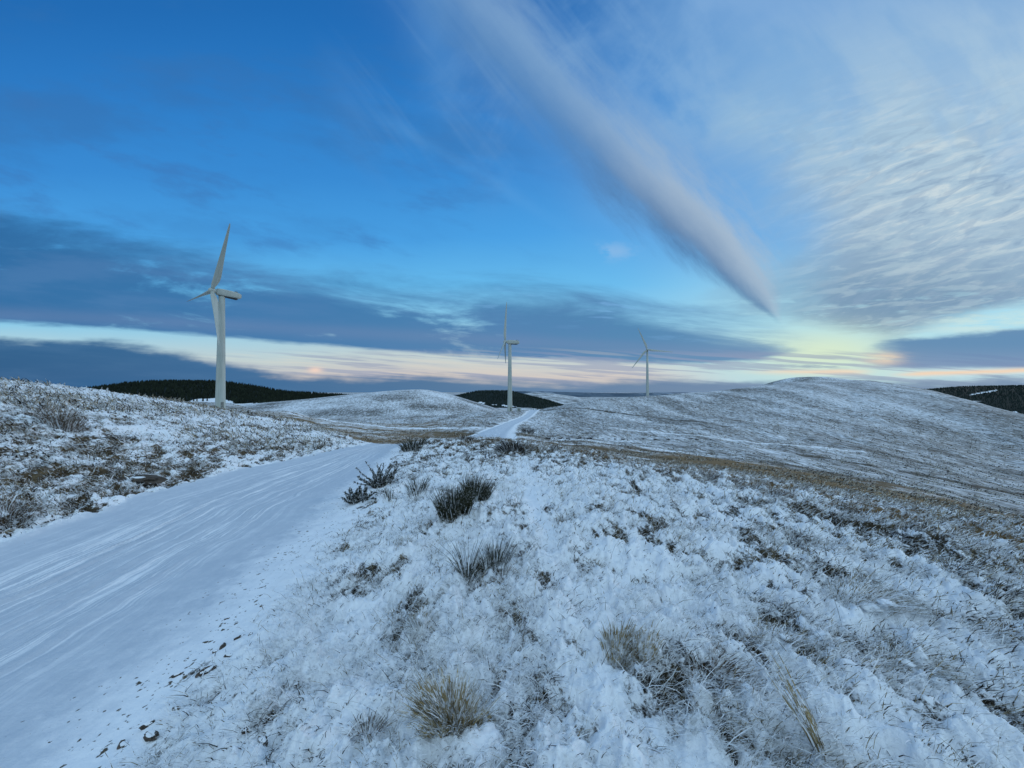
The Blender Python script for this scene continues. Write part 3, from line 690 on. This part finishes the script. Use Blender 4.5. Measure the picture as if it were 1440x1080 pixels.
tussock('grass_tussock', 1262, 935, 0.22, 0.16, 320, M_DRY, 'windswept grey tuft in the right foreground under the broad windswept tussock', 'grass tussock', G2, 1.3, .7, (.9, -.5), 3, .0036)
tussock('grass_tussock', 1085, 900, 0.16, 0.14, 110, M_DRY, 'thin grey tuft of bent stems between the smooth trough and the windswept tussocks', 'grass tussock', G2, 1.1, .6, (.4, -.3), 3, .0032)
tussock('straw_stems', 1150, 1050, 0.03, 0.50, 40, M_DRYT, 'bundle of long straw yellow stems leaning left in the lower right foreground', 'grass stems', None, .12, .2, (-.5, .1), 0, .006, .2, .35)
tussock('heather_bush', 582, 630, 0.62, 0.55, 480, M_RUSH, 'dark bush on the brow where the track disappears', 'bush', None, .7, .15, (0, 0), 2, .014)
tussock('heather_bush', 718, 634, 0.52, 0.50, 420, M_HEATH, 'dark round bush on the brow below the middle turbine', 'bush', None, .8, .12, (-.2, 0), 1, .012)
tussock('heather_bush', 655, 619, 0.45, 0.32, 160, M_HEATH, 'low dark bush on the brow between the two larger brow bushes', 'bush', None, .8, .2, (0, 0), 1, .012)
tussock('heather_bush', 780, 632, 0.18, 0.22, 90, M_HEATH, 'tiny dark bush on the brow right of the round bush', 'bush', None, .7, .3, (0, 0), 1, .01)
tussock('grass_tussock', 88, 598, 0.55, 0.62, 420, M_BROWN, 'dark brown tussock standing on top of the left bank', 'grass tussock', 'tussocks on the left bank', .6, .2, (0, 0), 2, .012)
tussock('grass_tussock', 12, 722, 0.45, 0.34, 360, M_BROWN, 'brown tussock at the foot of the left bank beside the track', 'grass tussock', 'tussocks on the left bank', 1.0, .2, (.3, -.2), 2, .008)
for px, py, s, lb in [(995,672,.30,'leftmost brown tussock on the brow above the valley'), (1030,678,.18,'small brown tuft right of the leftmost brow tussock'), (1061,686,.26,'dark rounded tussock on the brow with snow around it'), (1088,697,.26,'dark hummock tuft just right of the rounded brow tussock'), (950,676,.16,'little dark tuft left of the brown brow tussocks'), (1180,716,.22,'black tuft on the brow where the slope steepens')]:
    tussock('grass_tussock', px, py, s * .8, s * .75, 260, M_BROWN, lb, 'grass tussock', G3, .9, .25, (.5, -.1), 2, .006)
for px, py, s, m, lb in [(1268,752,.17,M_HEATH,'dark tuft under a snow lip near the right brow'), (1275,775,.15,M_HEATH,'dark tuft directly below the tuft under the snow lip'), (1345,800,.16,M_HEATH,'small black tuft between the two brow tufts and the right edge'), (1400,832,.20,M_HEATH,'larger black tuft toward the right edge'), (1432,886,.18,M_BROWN,'dark reddish tuft cut by the right edge of the view'), (1322,728,.24,M_DRYT,'straw brown tussock on the right brow against the valley'), (1120,755,.18,M_HEATH,'dark flattened tuft in the snow below the brow'), (940,735,.17,M_DRY,'greyish tuft in the snow left of the dark flattened tuft')]:
    tussock('grass_tussock', px, py, s, s * .6, 240, m, lb, 'grass tussock', 'tufts on the right of the bank', 1.2, .4, (.7, -.4), 3, .0048)

tussock('heather_bush', 742, 609, 1.7, 1.3, 420, M_HEATH, 'snow dusted dark scrub right of the track as it climbs to the middle turbine', 'bush', None, .8, .5, (0, 0), 3, .045)
# a row of dark tufts in the valley, one shape copied
row0 = None
for k, px in enumerate(range(772, 1010, 15)):
    px += random.uniform(-4, 4); x, y, z = at(px, 617.5 + (px - 772) * 0.004 + random.uniform(-.8, .8))
    if row0 is None:
        row0 = tussock('dark_tuft', px, 617, .55, .5, 120, M_HEATH, 'dark tuft in the row of identical dark tufts across the valley below the right hill', 'grass tussock', 'row of dark tufts across the valley', .9, .1, (0, 0), 0, .05)
    else:
        c_ = row0.copy(); COL.objects.link(c_); c_.location = (x, y, z); c_.rotation_euler = (0, 0, random.uniform(0, 6))
        c_.scale = [random.uniform(.6, 1.2)] * 3
        for ch in row0.children:
            d_ = ch.copy(); COL.objects.link(d_); d_.parent = c_
# snow heap against the largest straw tussock
x, y, z = at(672, 1040)
V, F = lump(0.085, 41, (1.35, 1.0, .62), 4, .4)
V += ((fbm(V[:, 0] * 45 + V[:, 2] * 30, V[:, 1] * 45, 3, 5) - .5) * .05)[:, None] * np.array([.6, .6, 1])
o = mesh_np('snow_heap', V, F, M_SNOW, loc=(x, y, z - .005)); tag(o, 'rounded heap of snow on the right of the largest straw tussock', 'snow heap')

# gorse bush: woody branches, needles, snow
def gorse(px, py, height, lean, nb, label, seed, parts=1.0):
    rng = np.random.default_rng(seed)
    x0, y0, z0 = at(px, py); root = empty('gorse_bush', (x0, y0, z0)); tag(root, label, 'gorse bush', 'gorse bushes beside the track')
    Vb = []; Fb = []; off = 0; tips = []
    for k in range(nb):
        a = rng.uniform(0, 6.28); ln = height * rng.uniform(.4, 1.25)
        d = np.array([math.cos(a) * .75 + lean[0], math.sin(a) * .6 + lean[1], rng.uniform(.25, 1.3)]); d /= np.linalg.norm(d)
        p = np.array([rng.normal(0, .09), rng.normal(0, .07), -.03]); pts = [p]
        for s in range(6):
            d = d + rng.normal(0, .16, 3) + np.array([0, 0, .05]); d /= np.linalg.norm(d); p = p + d * ln / 6; pts.append(p)
        tips.append(pts)
        for s in range(7):
            r = .011 * (1 - s / 7.5)
            for q in range(5):
                an = q * 2 * math.pi / 5; Vb.append(pts[s] + np.array([math.cos(an) * r, math.sin(an) * r, 0]))
        for s in range(6):
            for q in range(5): Fb.append((off + s*5+q, off + s*5+(q+1)%5, off + (s+1)*5+(q+1)%5, off + (s+1)*5+q))
        off += 35
    mesh_np('branches', np.array(Vb), np.array(Fb), M_BARK, root)
    def spikes(nm, per, ln, w, mt, up):
        Vs = []
        for pts in tips:
            for s in range(per):
                t = rng.uniform(1.2, 6); i = min(int(t), 5); p = pts[i] + (pts[i+1] - pts[i]) * (t - i)
                ax = pts[i+1] - pts[i]; ax /= np.linalg.norm(ax)
                dv = rng.normal(0, 1, 3) + ax * 1.3; dv[2] = abs(dv[2]) if up else dv[2]; dv /= np.linalg.norm(dv)
                sd_ = np.cross(dv, rng.normal(0, 1, 3)); sd_ /= np.linalg.norm(sd_); L = ln * rng.uniform(.6, 1.3)
                Vs += [p - sd_ * w, p + sd_ * w, p + dv * L]
        V = np.array(Vs); mesh_np(nm, V, np.arange(len(V)).reshape(-1, 3), mt, root, smooth=False)
    spikes('needles', 170, .042, .006, M_NEEDLE, False)
    spikes('snow_dusting', 16, .035, .008, M_SNOW, True)
gorse(535, 684, .54, (-.1, 0), 44, 'tall dark gorse bush with splayed branches on the edge of the track', 5)
gorse(508, 703, .27, (-.35, -.05), 40, 'low dark gorse bush leaning over the track just left of the tall one', 6)

# stones with snow on them along the near edge of the track, and the dark block on the left bank
def stone(px, py, s, label, flat=.5, cat='stone', group='stones along the edge of the track', ang=None, name='stone', cap=.62, sx=1.3):
    x0, y0, z0 = at(px, py); root = empty(name, (x0, y0, z0), random.uniform(0, 6.28) if ang is None else ang); tag(root, label, cat, group)
    V, F = lump(s, random.randrange(10**6), (sx, .8, flat), 3, .8); mesh_np('rock', V, F, M_STONE, root, smooth=False)
    V, F = lump(s * cap, random.randrange(10**6), (sx, .85, flat * .55), 3, .4); V[:, 2] += s * flat * .75; mesh_np('snow_cap', V, F, M_SNOW, root)
for px, py, s, lb in [(296,940,.040,'largest dark flat stone on the track verge, snow on its back'), (256,944,.020,'small stone left of the largest verge stone'), (318,905,.024,'reddish stone above right of the largest verge stone'), (327,918,.022,'stone close below the reddish one'), (308,912,.020,'little stone left of the reddish one'), (217,1012,.030,'dark stone near the bottom left with a snow hump beside it'), (220,1027,.030,'flat stone just below the dark one with the snow hump'), (183,1040,.026,'lowest stone of the row on the verge'), (255,990,.018,'thin dark stone between the bottom stones and the largest one'), (342,892,.018,'small stone at the top of the row by the verge grass'), (357,888,.015,'tiny stone at the upper end of the row'), (372,849,.014,'tiny lone stone higher up on the verge'), (375,1035,.024,'dark stone half buried in snow below the verge'), (420,958,.022,'dark stone poking from the bank snow right of the largest verge stone'), (350,1020,.018,'small buried stone beside the half buried dark stone')]:
    stone(px, py, s * .95, lb, .62, cap=.72, sx=1.15 + (px % 7) * .13)
stone(196, 676, .20, 'dark broken peat block lying at the foot of the left bank', .45, 'peat block', None, .15, 'peat_block', .33, 2.0)
stone(218, 678, .11, 'small dark peat lump right of the broken peat block', .6, 'peat block', None, .2, 'peat_block', .35, 1.5)

# row of small dark conifers under the plantation on the left hill
def conifer(x0, y0, z0, h, label, seed):
    rng = np.random.default_rng(seed); root = empty('conifer_tree', (x0, y0, z0)); tag(root, label, 'tree', 'small conifers below the plantation')
    V, F = lathe([((0,0,-.5), h*.03), ((0,0,h*.9), h*.008)], 7); mesh_np('trunk', V, F, M_BARK, root)
    n = 420; t = rng.uniform(.06, 1, n) ** .8; a = rng.uniform(0, 6.28, n); rad = h * .3 * (1 - t) * rng.uniform(.4, 1.1, n) + .05
    Vs = []
    for i in range(n):
        p = np.array([math.cos(a[i]) * rad[i] * .3, math.sin(a[i]) * rad[i] * .3, h * t[i]]); q = np.array([math.cos(a[i]) * rad[i], math.sin(a[i]) * rad[i], h * t[i] - .12 * h * (1 - t[i])])
        s = np.array([-math.sin(a[i]), math.cos(a[i]), 0]) * h * .085
        Vs += [p - s, p + s, q + s * .3]
    V = np.array(Vs); mesh_np('crown', V, np.arange(len(V)).reshape(-1, 3), M_CONIFER, root, smooth=False)
Xh, Yh, Zh, _g = H2
def on_h2(px, py):
    """point of the forest hill nearest to this direction"""
    t = (px - 720) / F0; d = np.abs(ppx(Xh, Yh) - px) + np.abs(ppy(Yh, Zh) - py) * 2 + (Yh > 1200) * 99
    i = np.unravel_index(np.argmin(d), d.shape); return float(Xh[i]), float(Yh[i]), float(Zh[i])
for k, (px, py, h) in enumerate([(252,565,7),(259,565,8),(266,565.3,7),(272,564.6,9),(278,564.4,10),(285,564,12),(291,564,10),(322,563.5,9)]):
    x, y, z = on_h2(px, py)
    nm = ['leftmost', 'second from the left', 'third from the left', 'fourth from the left', 'fifth from the left', 'tallest, sixth from the left', 'last one left of the nearest turbine', 'only one right of the nearest turbine'][k]
    conifer(x, y, z, h, 'small dark conifer in the row under the plantation, ' + nm, 60 + k)

# ------------------------------------------------------------------ sky, sun
SUN_AZ, SUN_EL = R(55), R(12)              # azimuth from +Y towards +X
def L(r, g, b_): return tuple(((v / 255) / 12.92 if v / 255 <= .04045 else ((v / 255 + .055) / 1.055) ** 2.4) for v in (r, g, b_))
world = bpy.data.worlds.new('World'); scene.world = world; world.use_nodes = True
nt = world.node_tree; nt.nodes.clear(); b = NB(nt)
D = b.node('ShaderNodeTexCoord').outputs['Generated']
sep = b.node('ShaderNodeSeparateXYZ'); b.link(D, sep.inputs[0])
dx, dy, dz = (S(b, sep.outputs[i]) for i in range(3))
ady = b.m('MAXIMUM', dy.abs(), 0.06)
x = b.m('MINIMUM', b.m('MAXIMUM', dx / ady * .541 + .72, -4.0), 5.0)
y = b.m('MINIMUM', b.m('MAXIMUM', .55 - dz / ady * .541, -4.0), 1.0)
v2 = b.vec(x, y)
def nz(sx, sy, detail=4, rough=.5, rot=0.0, off=0.0, dist=0.0):
    if rot:
        c, s_ = math.cos(rot), math.sin(rot)
        v = b.vec((x * c + y * s_) * sx + off, (y * c - x * s_) * sy + off)
    else: v = b.vec(x * sx + off, y * sy + off)
    return b.noise(v, 1.0, detail, rough, dist)
def gauss(x0, y0, rx, ry):
    u = (x - x0) / rx; w = (y - y0) / ry
    return ((u * u + w * w) * -1.0).exp()
def inv(a): return 1.0 - a
sky = b.node('ShaderNodeTexSky', sky_type='NISHITA', sun_disc=False); sky.sun_elevation = SUN_EL; sky.sun_rotation = SUN_AZ
sky.altitude = 400
wob = (nz(2.2, 5, 3) - .5)
yb = y + wob * .05
c = b.ramp(b.lin(yb, -.6, .56), [((v + .6) / 1.16, L(*k)) for v, k in [(-.6,(12,66,138)),(-.2,(18,90,166)),(0,(26,108,184)),(.12,(38,124,202)),(.24,(52,140,216)),(.33,(70,162,232)),(.40,(100,188,240)),(.455,(140,205,236)),(.48,(172,210,226)),(.505,(196,210,212)),(.53,(204,196,196)),(.55,(164,174,190))]])
# slight share of the physical sky
sk = b.node('ShaderNodeMix', data_type='RGBA', blend_type='MULTIPLY'); sk.inputs[0].default_value = 1.0
b.put(sk.inputs[6], sky.outputs[0]); sk.inputs[7].default_value = (.12, .12, .12, 1)
c = b.mix(0.08, c, S(b, sk.outputs[2]))
c = b.mix(gauss(.62, -.02, .16, .12) * .45, c, L(12, 98, 178))
c = b.mix(b.sst(x, .75, 1.15) * b.sst(y, .50, .30) * .55, c, L(120, 182, 232))
c = b.mix(b.sst(x, .85, 1.1) * b.sst(y, .33, .44) * .8, c, L(165, 218, 236))
# thin veils high up
n1 = nz(5, 9, 5, .6, R(-48), 3, .4); n2 = nz(9, 4.5, 5, .55, R(-35), 7, .3)
veil = b.sst(n1, .42, .70) * b.sst(x, .5, .78) * b.sst(y, .34, .1)
c = b.mix(veil * .55, c, L(118, 165, 214))
c = b.mix(b.sst(n2, .42, .60) * b.sst(x, .78, 1.0) * b.sst(y, .36, .15) * .6, c, L(126, 172, 218))
mo = nz(3.2, 9, 5, .6, R(12), 51)
c = b.mix(b.sst(mo, .45, .68) * b.sst(y, .42, .22) * b.sst(x, .9, .6) * .50, c, L(56, 112, 172))
c = b.mix(b.sst(nz(5, 16, 5, .6, R(14), 57), .50, .68) * b.sst(y, .05, .2) * b.sst(y, .40, .33) * b.sst(x, .9, .5) * .50, c, L(62, 114, 176))
fan = nz(16, 1.6, 4, .55, R(-38), 53)
c = b.mix(b.sst(fan, .46, .66) * b.sst(x, .42, .62) * b.sst(x, 1.0, .85) * b.sst(y, .30, .08) * .5, c, L(112, 158, 206))
# faint long streak
ln = (y - .165 - (x - .54) * .53 + (x - .54) * (x - .54) * -.3)
c = b.mix((ln * ln * -9000.0).exp() * b.sst(x, .50, .58) * b.sst(x, .84, .70) * (nz(20, 20, 3) - .1) * .32, c, L(110, 175, 232))
ln = (x - .60 - y * .22 - wob * .05)
c = b.mix((ln * ln * -900.0).exp() * b.sst(y, .24, .05) * .30, c, L(95, 155, 212))
# the wide sheet of altocumulus on the right
gx = b.curve(y, -4, .6, [(-4,.2),(-1,.45),(-.3,.72),(0,.88),(.2,1.02),(.33,1.08),(.45,1.05),(.6,1.05)])
big = nz(4, 8, 5, .6, R(-25), 1)
gm = b.sst(x - gx + (big - .5) * .3, -.10, .16)
gb = b.curve(x, .9, 1.6, [(.9,.44),(1.05,.452),(1.15,.462),(1.25,.478),(1.32,.462),(1.44,.432),(1.6,.42)])
fine = nz(11, 75, 4, .65, R(-2), 2)
gm = gm * b.sst(gb - y + (fine - .5) * .045, -.006, .020)
rip = nz(12, 66, 5, .62, R(-17), 4, .5)
rip2 = nz(12, 85, 4, .6, R(-8), 9, .5)
gcol = b.ramp(b.lin(y + (big - .5) * .12, -.3, .5), [(0, L(92, 145, 205)), (.375, L(124, 168, 216)), (.6, L(150, 188, 218)), (.75, L(152, 182, 208)), (.9, L(132, 164, 192)), (1, L(112, 146, 180))])
gcol = b.mix(gauss(1.28, .42, .19, .060) * .95, gcol, L(108, 142, 174))
gcol = b.mix(gauss(1.42, .10, .22, .16) * .7, gcol, L(182, 208, 224))
bz = gauss(1.36, .27, .24, .13)
gcol = b.mix(bz * .55, gcol, L(182, 204, 216))
gcol = b.mix(b.sst(rip, .47, .36) * b.sst(x, 1.05, 1.3) * b.sst(y, .12, .26) * .6, gcol, L(134, 162, 190))
gcol = b.mix(b.sst(rip, .47, .66) * bz * .70, gcol, L(212, 224, 226))
rip3 = nz(16, 60, 3, .5, R(-24), 33, 1.2)
gcol = b.mix(b.sst(rip3, .52, .40) * gauss(1.33, .30, .30, .16) * .45, gcol, L(144, 170, 196))
gcol = b.mix(b.sst(rip2, .50, .62) * b.sst(y, .27, .36) * b.sst(x, 1.05, 1.2) * .32, gcol, L(190, 212, 220))
gcol = b.mix(b.sst(fine, .52, .64) * b.sst(y, .385, .43) * .5, gcol, L(172, 214, 228))
c = b.mix((gm * b.sst(y, -.2, .25) * .28 + gm * .70) * b.lin(b.sst(n2, .35, .60) + b.sst(y, .15, .3), 0, 1, .65, 1), c, gcol)
# the clear yellow-green gap over the right hills
c = b.mix(gauss(1.16, .497, .12, .036) * .97, c, L(216, 234, 206))
c = b.mix(b.sst(x, 1.26, 1.36) * b.sst(y, .425, .45) * b.sst(y, .475, .462) * b.sst(fine, .35, .6) * .85, c, L(200, 228, 228))
# left stratus band
up = b.curve(x, -.6, 1.3, [(-.6,.26),(0,.288),(.2,.325),(.32,.350),(.45,.380),(.6,.392),(.8,.402),(.95,.428),(1.08,.452),(1.18,.492),(1.3,.52)])
lo = b.curve(x, -.6, 1.3, [(-.6,.42),(0,.455),(.2,.467),(.4,.483),(.6,.499),(.8,.508),(1.0,.513),(1.1,.503),(1.16,.490),(1.3,.48)])
ne = nz(4, 20, 6, .62, R(4), 11, .4); nf = nz(13, 95, 4, .6, R(3), 13)
bm_ = b.sst(y - up + (ne - .5) * .13 + (nf - .5) * .02, -.018, .055) * b.sst(lo - y + (nf - .5) * .012, -.002, .007)
bcol = b.ramp(b.lin(x, -.3, 1.2), [(0, L(38, 92, 142)), (.2, L(48, 106, 160)), (.5, L(62, 118, 170)), (.8, L(80, 132, 176)), (1, L(112, 150, 186))])
bcol = b.mix(b.sst(nz(3, 16, 5, .6, R(5), 17), .42, .62) * .45, bcol, L(84, 126, 176))
bcol = b.mix(b.sst(nf, .56, .70) * b.sst(y - up, .07, .02) * b.sst(x, .3, .9) * .6, bcol, L(120, 172, 222))
lk = (y - .440 - (x * .055)); bcol = b.mix((lk * lk * -9000.0).exp() * .22, bcol, L(132, 142, 178))
c = b.mix(bm_ * b.sst(ne, .26, .46) * b.sst(x, 1.20, 1.08) * .95, c, bcol)
# streaks in the bright strip
ns = nz(5, 130, 4, .55, R(4), 21)
strip = b.sst(y, .485, .50) * b.sst(x, .15, .5)
c = b.mix(b.sst(ns, .47, .57) * b.sst(y, .488, .503) * b.sst(x, .22, .5) * .62, c, L(146, 158, 186))
c = b.mix(b.sst(ns, .47, .38) * strip * b.sst(x, 1.0, .8) * .22, c, L(232, 220, 200))
# low bank along the horizon
dl = b.curve(x, -.6, 2.0, [(-.6,.455),(0,.474),(.1,.479),(.2,.487),(.3,.506),(.4,.521),(.47,.527),(.6,.528),(.75,.535),(.9,.532),(1.05,.536),(1.2,.534),(1.44,.531),(2.0,.53)])
dm = b.sst(y - dl + (ns - .5) * .012 + (nz(9, 30, 4, .6, 0, 24) - .5) * .03, -.005, .012)
dcol = b.ramp(b.lin(x, -.3, 1.5), [(0, L(32, 80, 122)), (.17, L(40, 92, 138)), (.35, L(54, 104, 150)), (.5, L(80, 118, 156)), (.75, L(118, 140, 168)), (1, L(130, 152, 178))])
dcol = b.mix(b.sst(nz(3, 24, 5, .6, R(3), 27), .4, .65) * .4, dcol, b.mix(.5, dcol, L(96, 136, 176)))
c = b.mix(dm * .97, c, dcol)
c = b.mix(gauss(.443, .5205, .010, .0045) * .95, c, L(240, 212, 196))
c = b.mix(gauss(.865, .352, .028, .012) * b.sst(nz(20, 40, 4, .6, 0, 5), .42, .6) * .6, c, L(150, 190, 230))
# dark bar and warm edges low on the right
hu = b.curve(x, 1.1, 1.6, [(1.1,.53),(1.19,.500),(1.22,.484),(1.3,.472),(1.38,.466),(1.44,.458),(1.6,.45)])
hm = b.sst(y - hu + (fine - .5) * .016, -.002, .008) * b.sst(.519 + (nf - .5) * .01 - y, -.004, .006) * b.sst(x + (ne - .5) * .1, 1.20, 1.27)
c = b.mix(hm * .92, c, b.mix(b.sst(y, .48, .52), L(92, 134, 176), L(122, 146, 182)))
c = b.mix(gauss(1.245, .504, .030, .009) * b.sst(ne + nf, .7, 1.15) * .85, c, L(244, 220, 188))
lk = (y - .5255 + (x - 1.3) * .035 + (nf - .5) * .004); c = b.mix((lk * lk * -90000.0).exp() * b.sst(x, 1.24, 1.30) * .85, c, L(246, 212, 180))
lk = (y - .523 + (nf - .5) * .008); c = b.mix((lk * lk * -90000.0).exp() * b.sst(x, 1.02, 1.14) * b.sst(x, 1.24, 1.19) * .8, c, L(242, 216, 190))
c = b.mix(gauss(1.155, .515, .05, .0035) * b.sst(nf, .4, .6) * .9, c, L(138, 158, 182))
# the long dissolving cloud roll
xs = b.curve(y, -.6, .46, [(-.6,.10),(-.3,.38),(0,.665),(.1,.762),(.2,.862),(.3,.958),(.38,1.035),(.43,1.083),(.46,1.105)])
ww = b.curve(y, -.6, .46, [(-.6,.09),(0,.085),(.1,.085),(.2,.088),(.3,.084),(.36,.068),(.40,.046),(.425,.028),(.44,.012),(.46,.005)])
dd = (x - xs + (nz(6, 14, 6, .62, R(48), 31) - .5) * .06) / ww
body = b.sst(dd.abs() + (nz(7, 26, 6, .68, R(50), 37) - .5) * 1.5, b.lin(y, .1, .35, 1.5, 1.35), b.lin(y, .1, .35, 0.1, .25)) * b.sst(y, .462, .43)
stg = b.curve(y, -.6, .46, [(-.6,.1),(-.1,.18),(0,.66),(.1,.76),(.2,.84),(.3,.92),(.38,.92),(.42,.75),(.46,.3)])
ecol = b.mix(b.sst(dd, -.75, .65), b.mix(b.sst(y, .15, .32), L(84, 132, 184), L(82, 120, 164)), b.mix(b.sst(y, .08, .3), L(134, 170, 206), L(166, 186, 206)))
c = b.mix(((dd * dd * -.5).exp()) * stg * .28 * b.sst(y, .45, .3), c, L(128, 168, 212))
c = b.mix(body * stg, c, ecol)
# bright fill added to the unseen sky overhead and behind, lights the foreground
fill_sky = b.mix(b.sst(b.noise(D, 2.5, 4, .6), .35, .65), (.42, .68, .96), (.72, .98, 1.2))
c = b.mix(b.m('MAXIMUM', b.sst(dy, .02, -.30), b.sst(dz, .76, .92) * .85) * b.sst(dz, .0, .25), c, fill_sky)
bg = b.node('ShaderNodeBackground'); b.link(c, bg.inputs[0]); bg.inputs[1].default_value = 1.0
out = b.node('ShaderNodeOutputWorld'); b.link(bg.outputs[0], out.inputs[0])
world.cycles.sampling_method = 'MANUAL'; world.cycles.sample_map_resolution = 1024

sun = bpy.data.lights.new('sun', 'SUN'); sun.energy = 0.6; sun.angle = R(25); sun.color = (1.0, .93, .86)
so = bpy.data.objects.new('sun', sun); COL.objects.link(so)
sd_dir = Vector((math.sin(SUN_AZ) * math.cos(SUN_EL), math.cos(SUN_AZ) * math.cos(SUN_EL), math.sin(SUN_EL)))
so.rotation_euler = sd_dir.to_track_quat('Z', 'Y').to_euler(); so.location = (30, -10, 40)

# ------------------------------------------------------------------ camera
cam = bpy.data.cameras.new('camera'); cam.sensor_width = 36; cam.lens = 36 * F0 / 1440; cam.clip_start = .05; cam.clip_end = 60000
co = bpy.data.objects.new('camera', cam); COL.objects.link(co); co.location = (0, 0, 0); co.rotation_euler = (R(90 + 1.06), 0, 0)
scene.camera = co
vs = scene.view_settings; vs.view_transform = 'Standard'; vs.look = 'None'; vs.exposure = 0; vs.gamma = 1
scene.cycles.max_bounces = 4; scene.cycles.diffuse_bounces = 3; scene.cycles.use_denoising = True
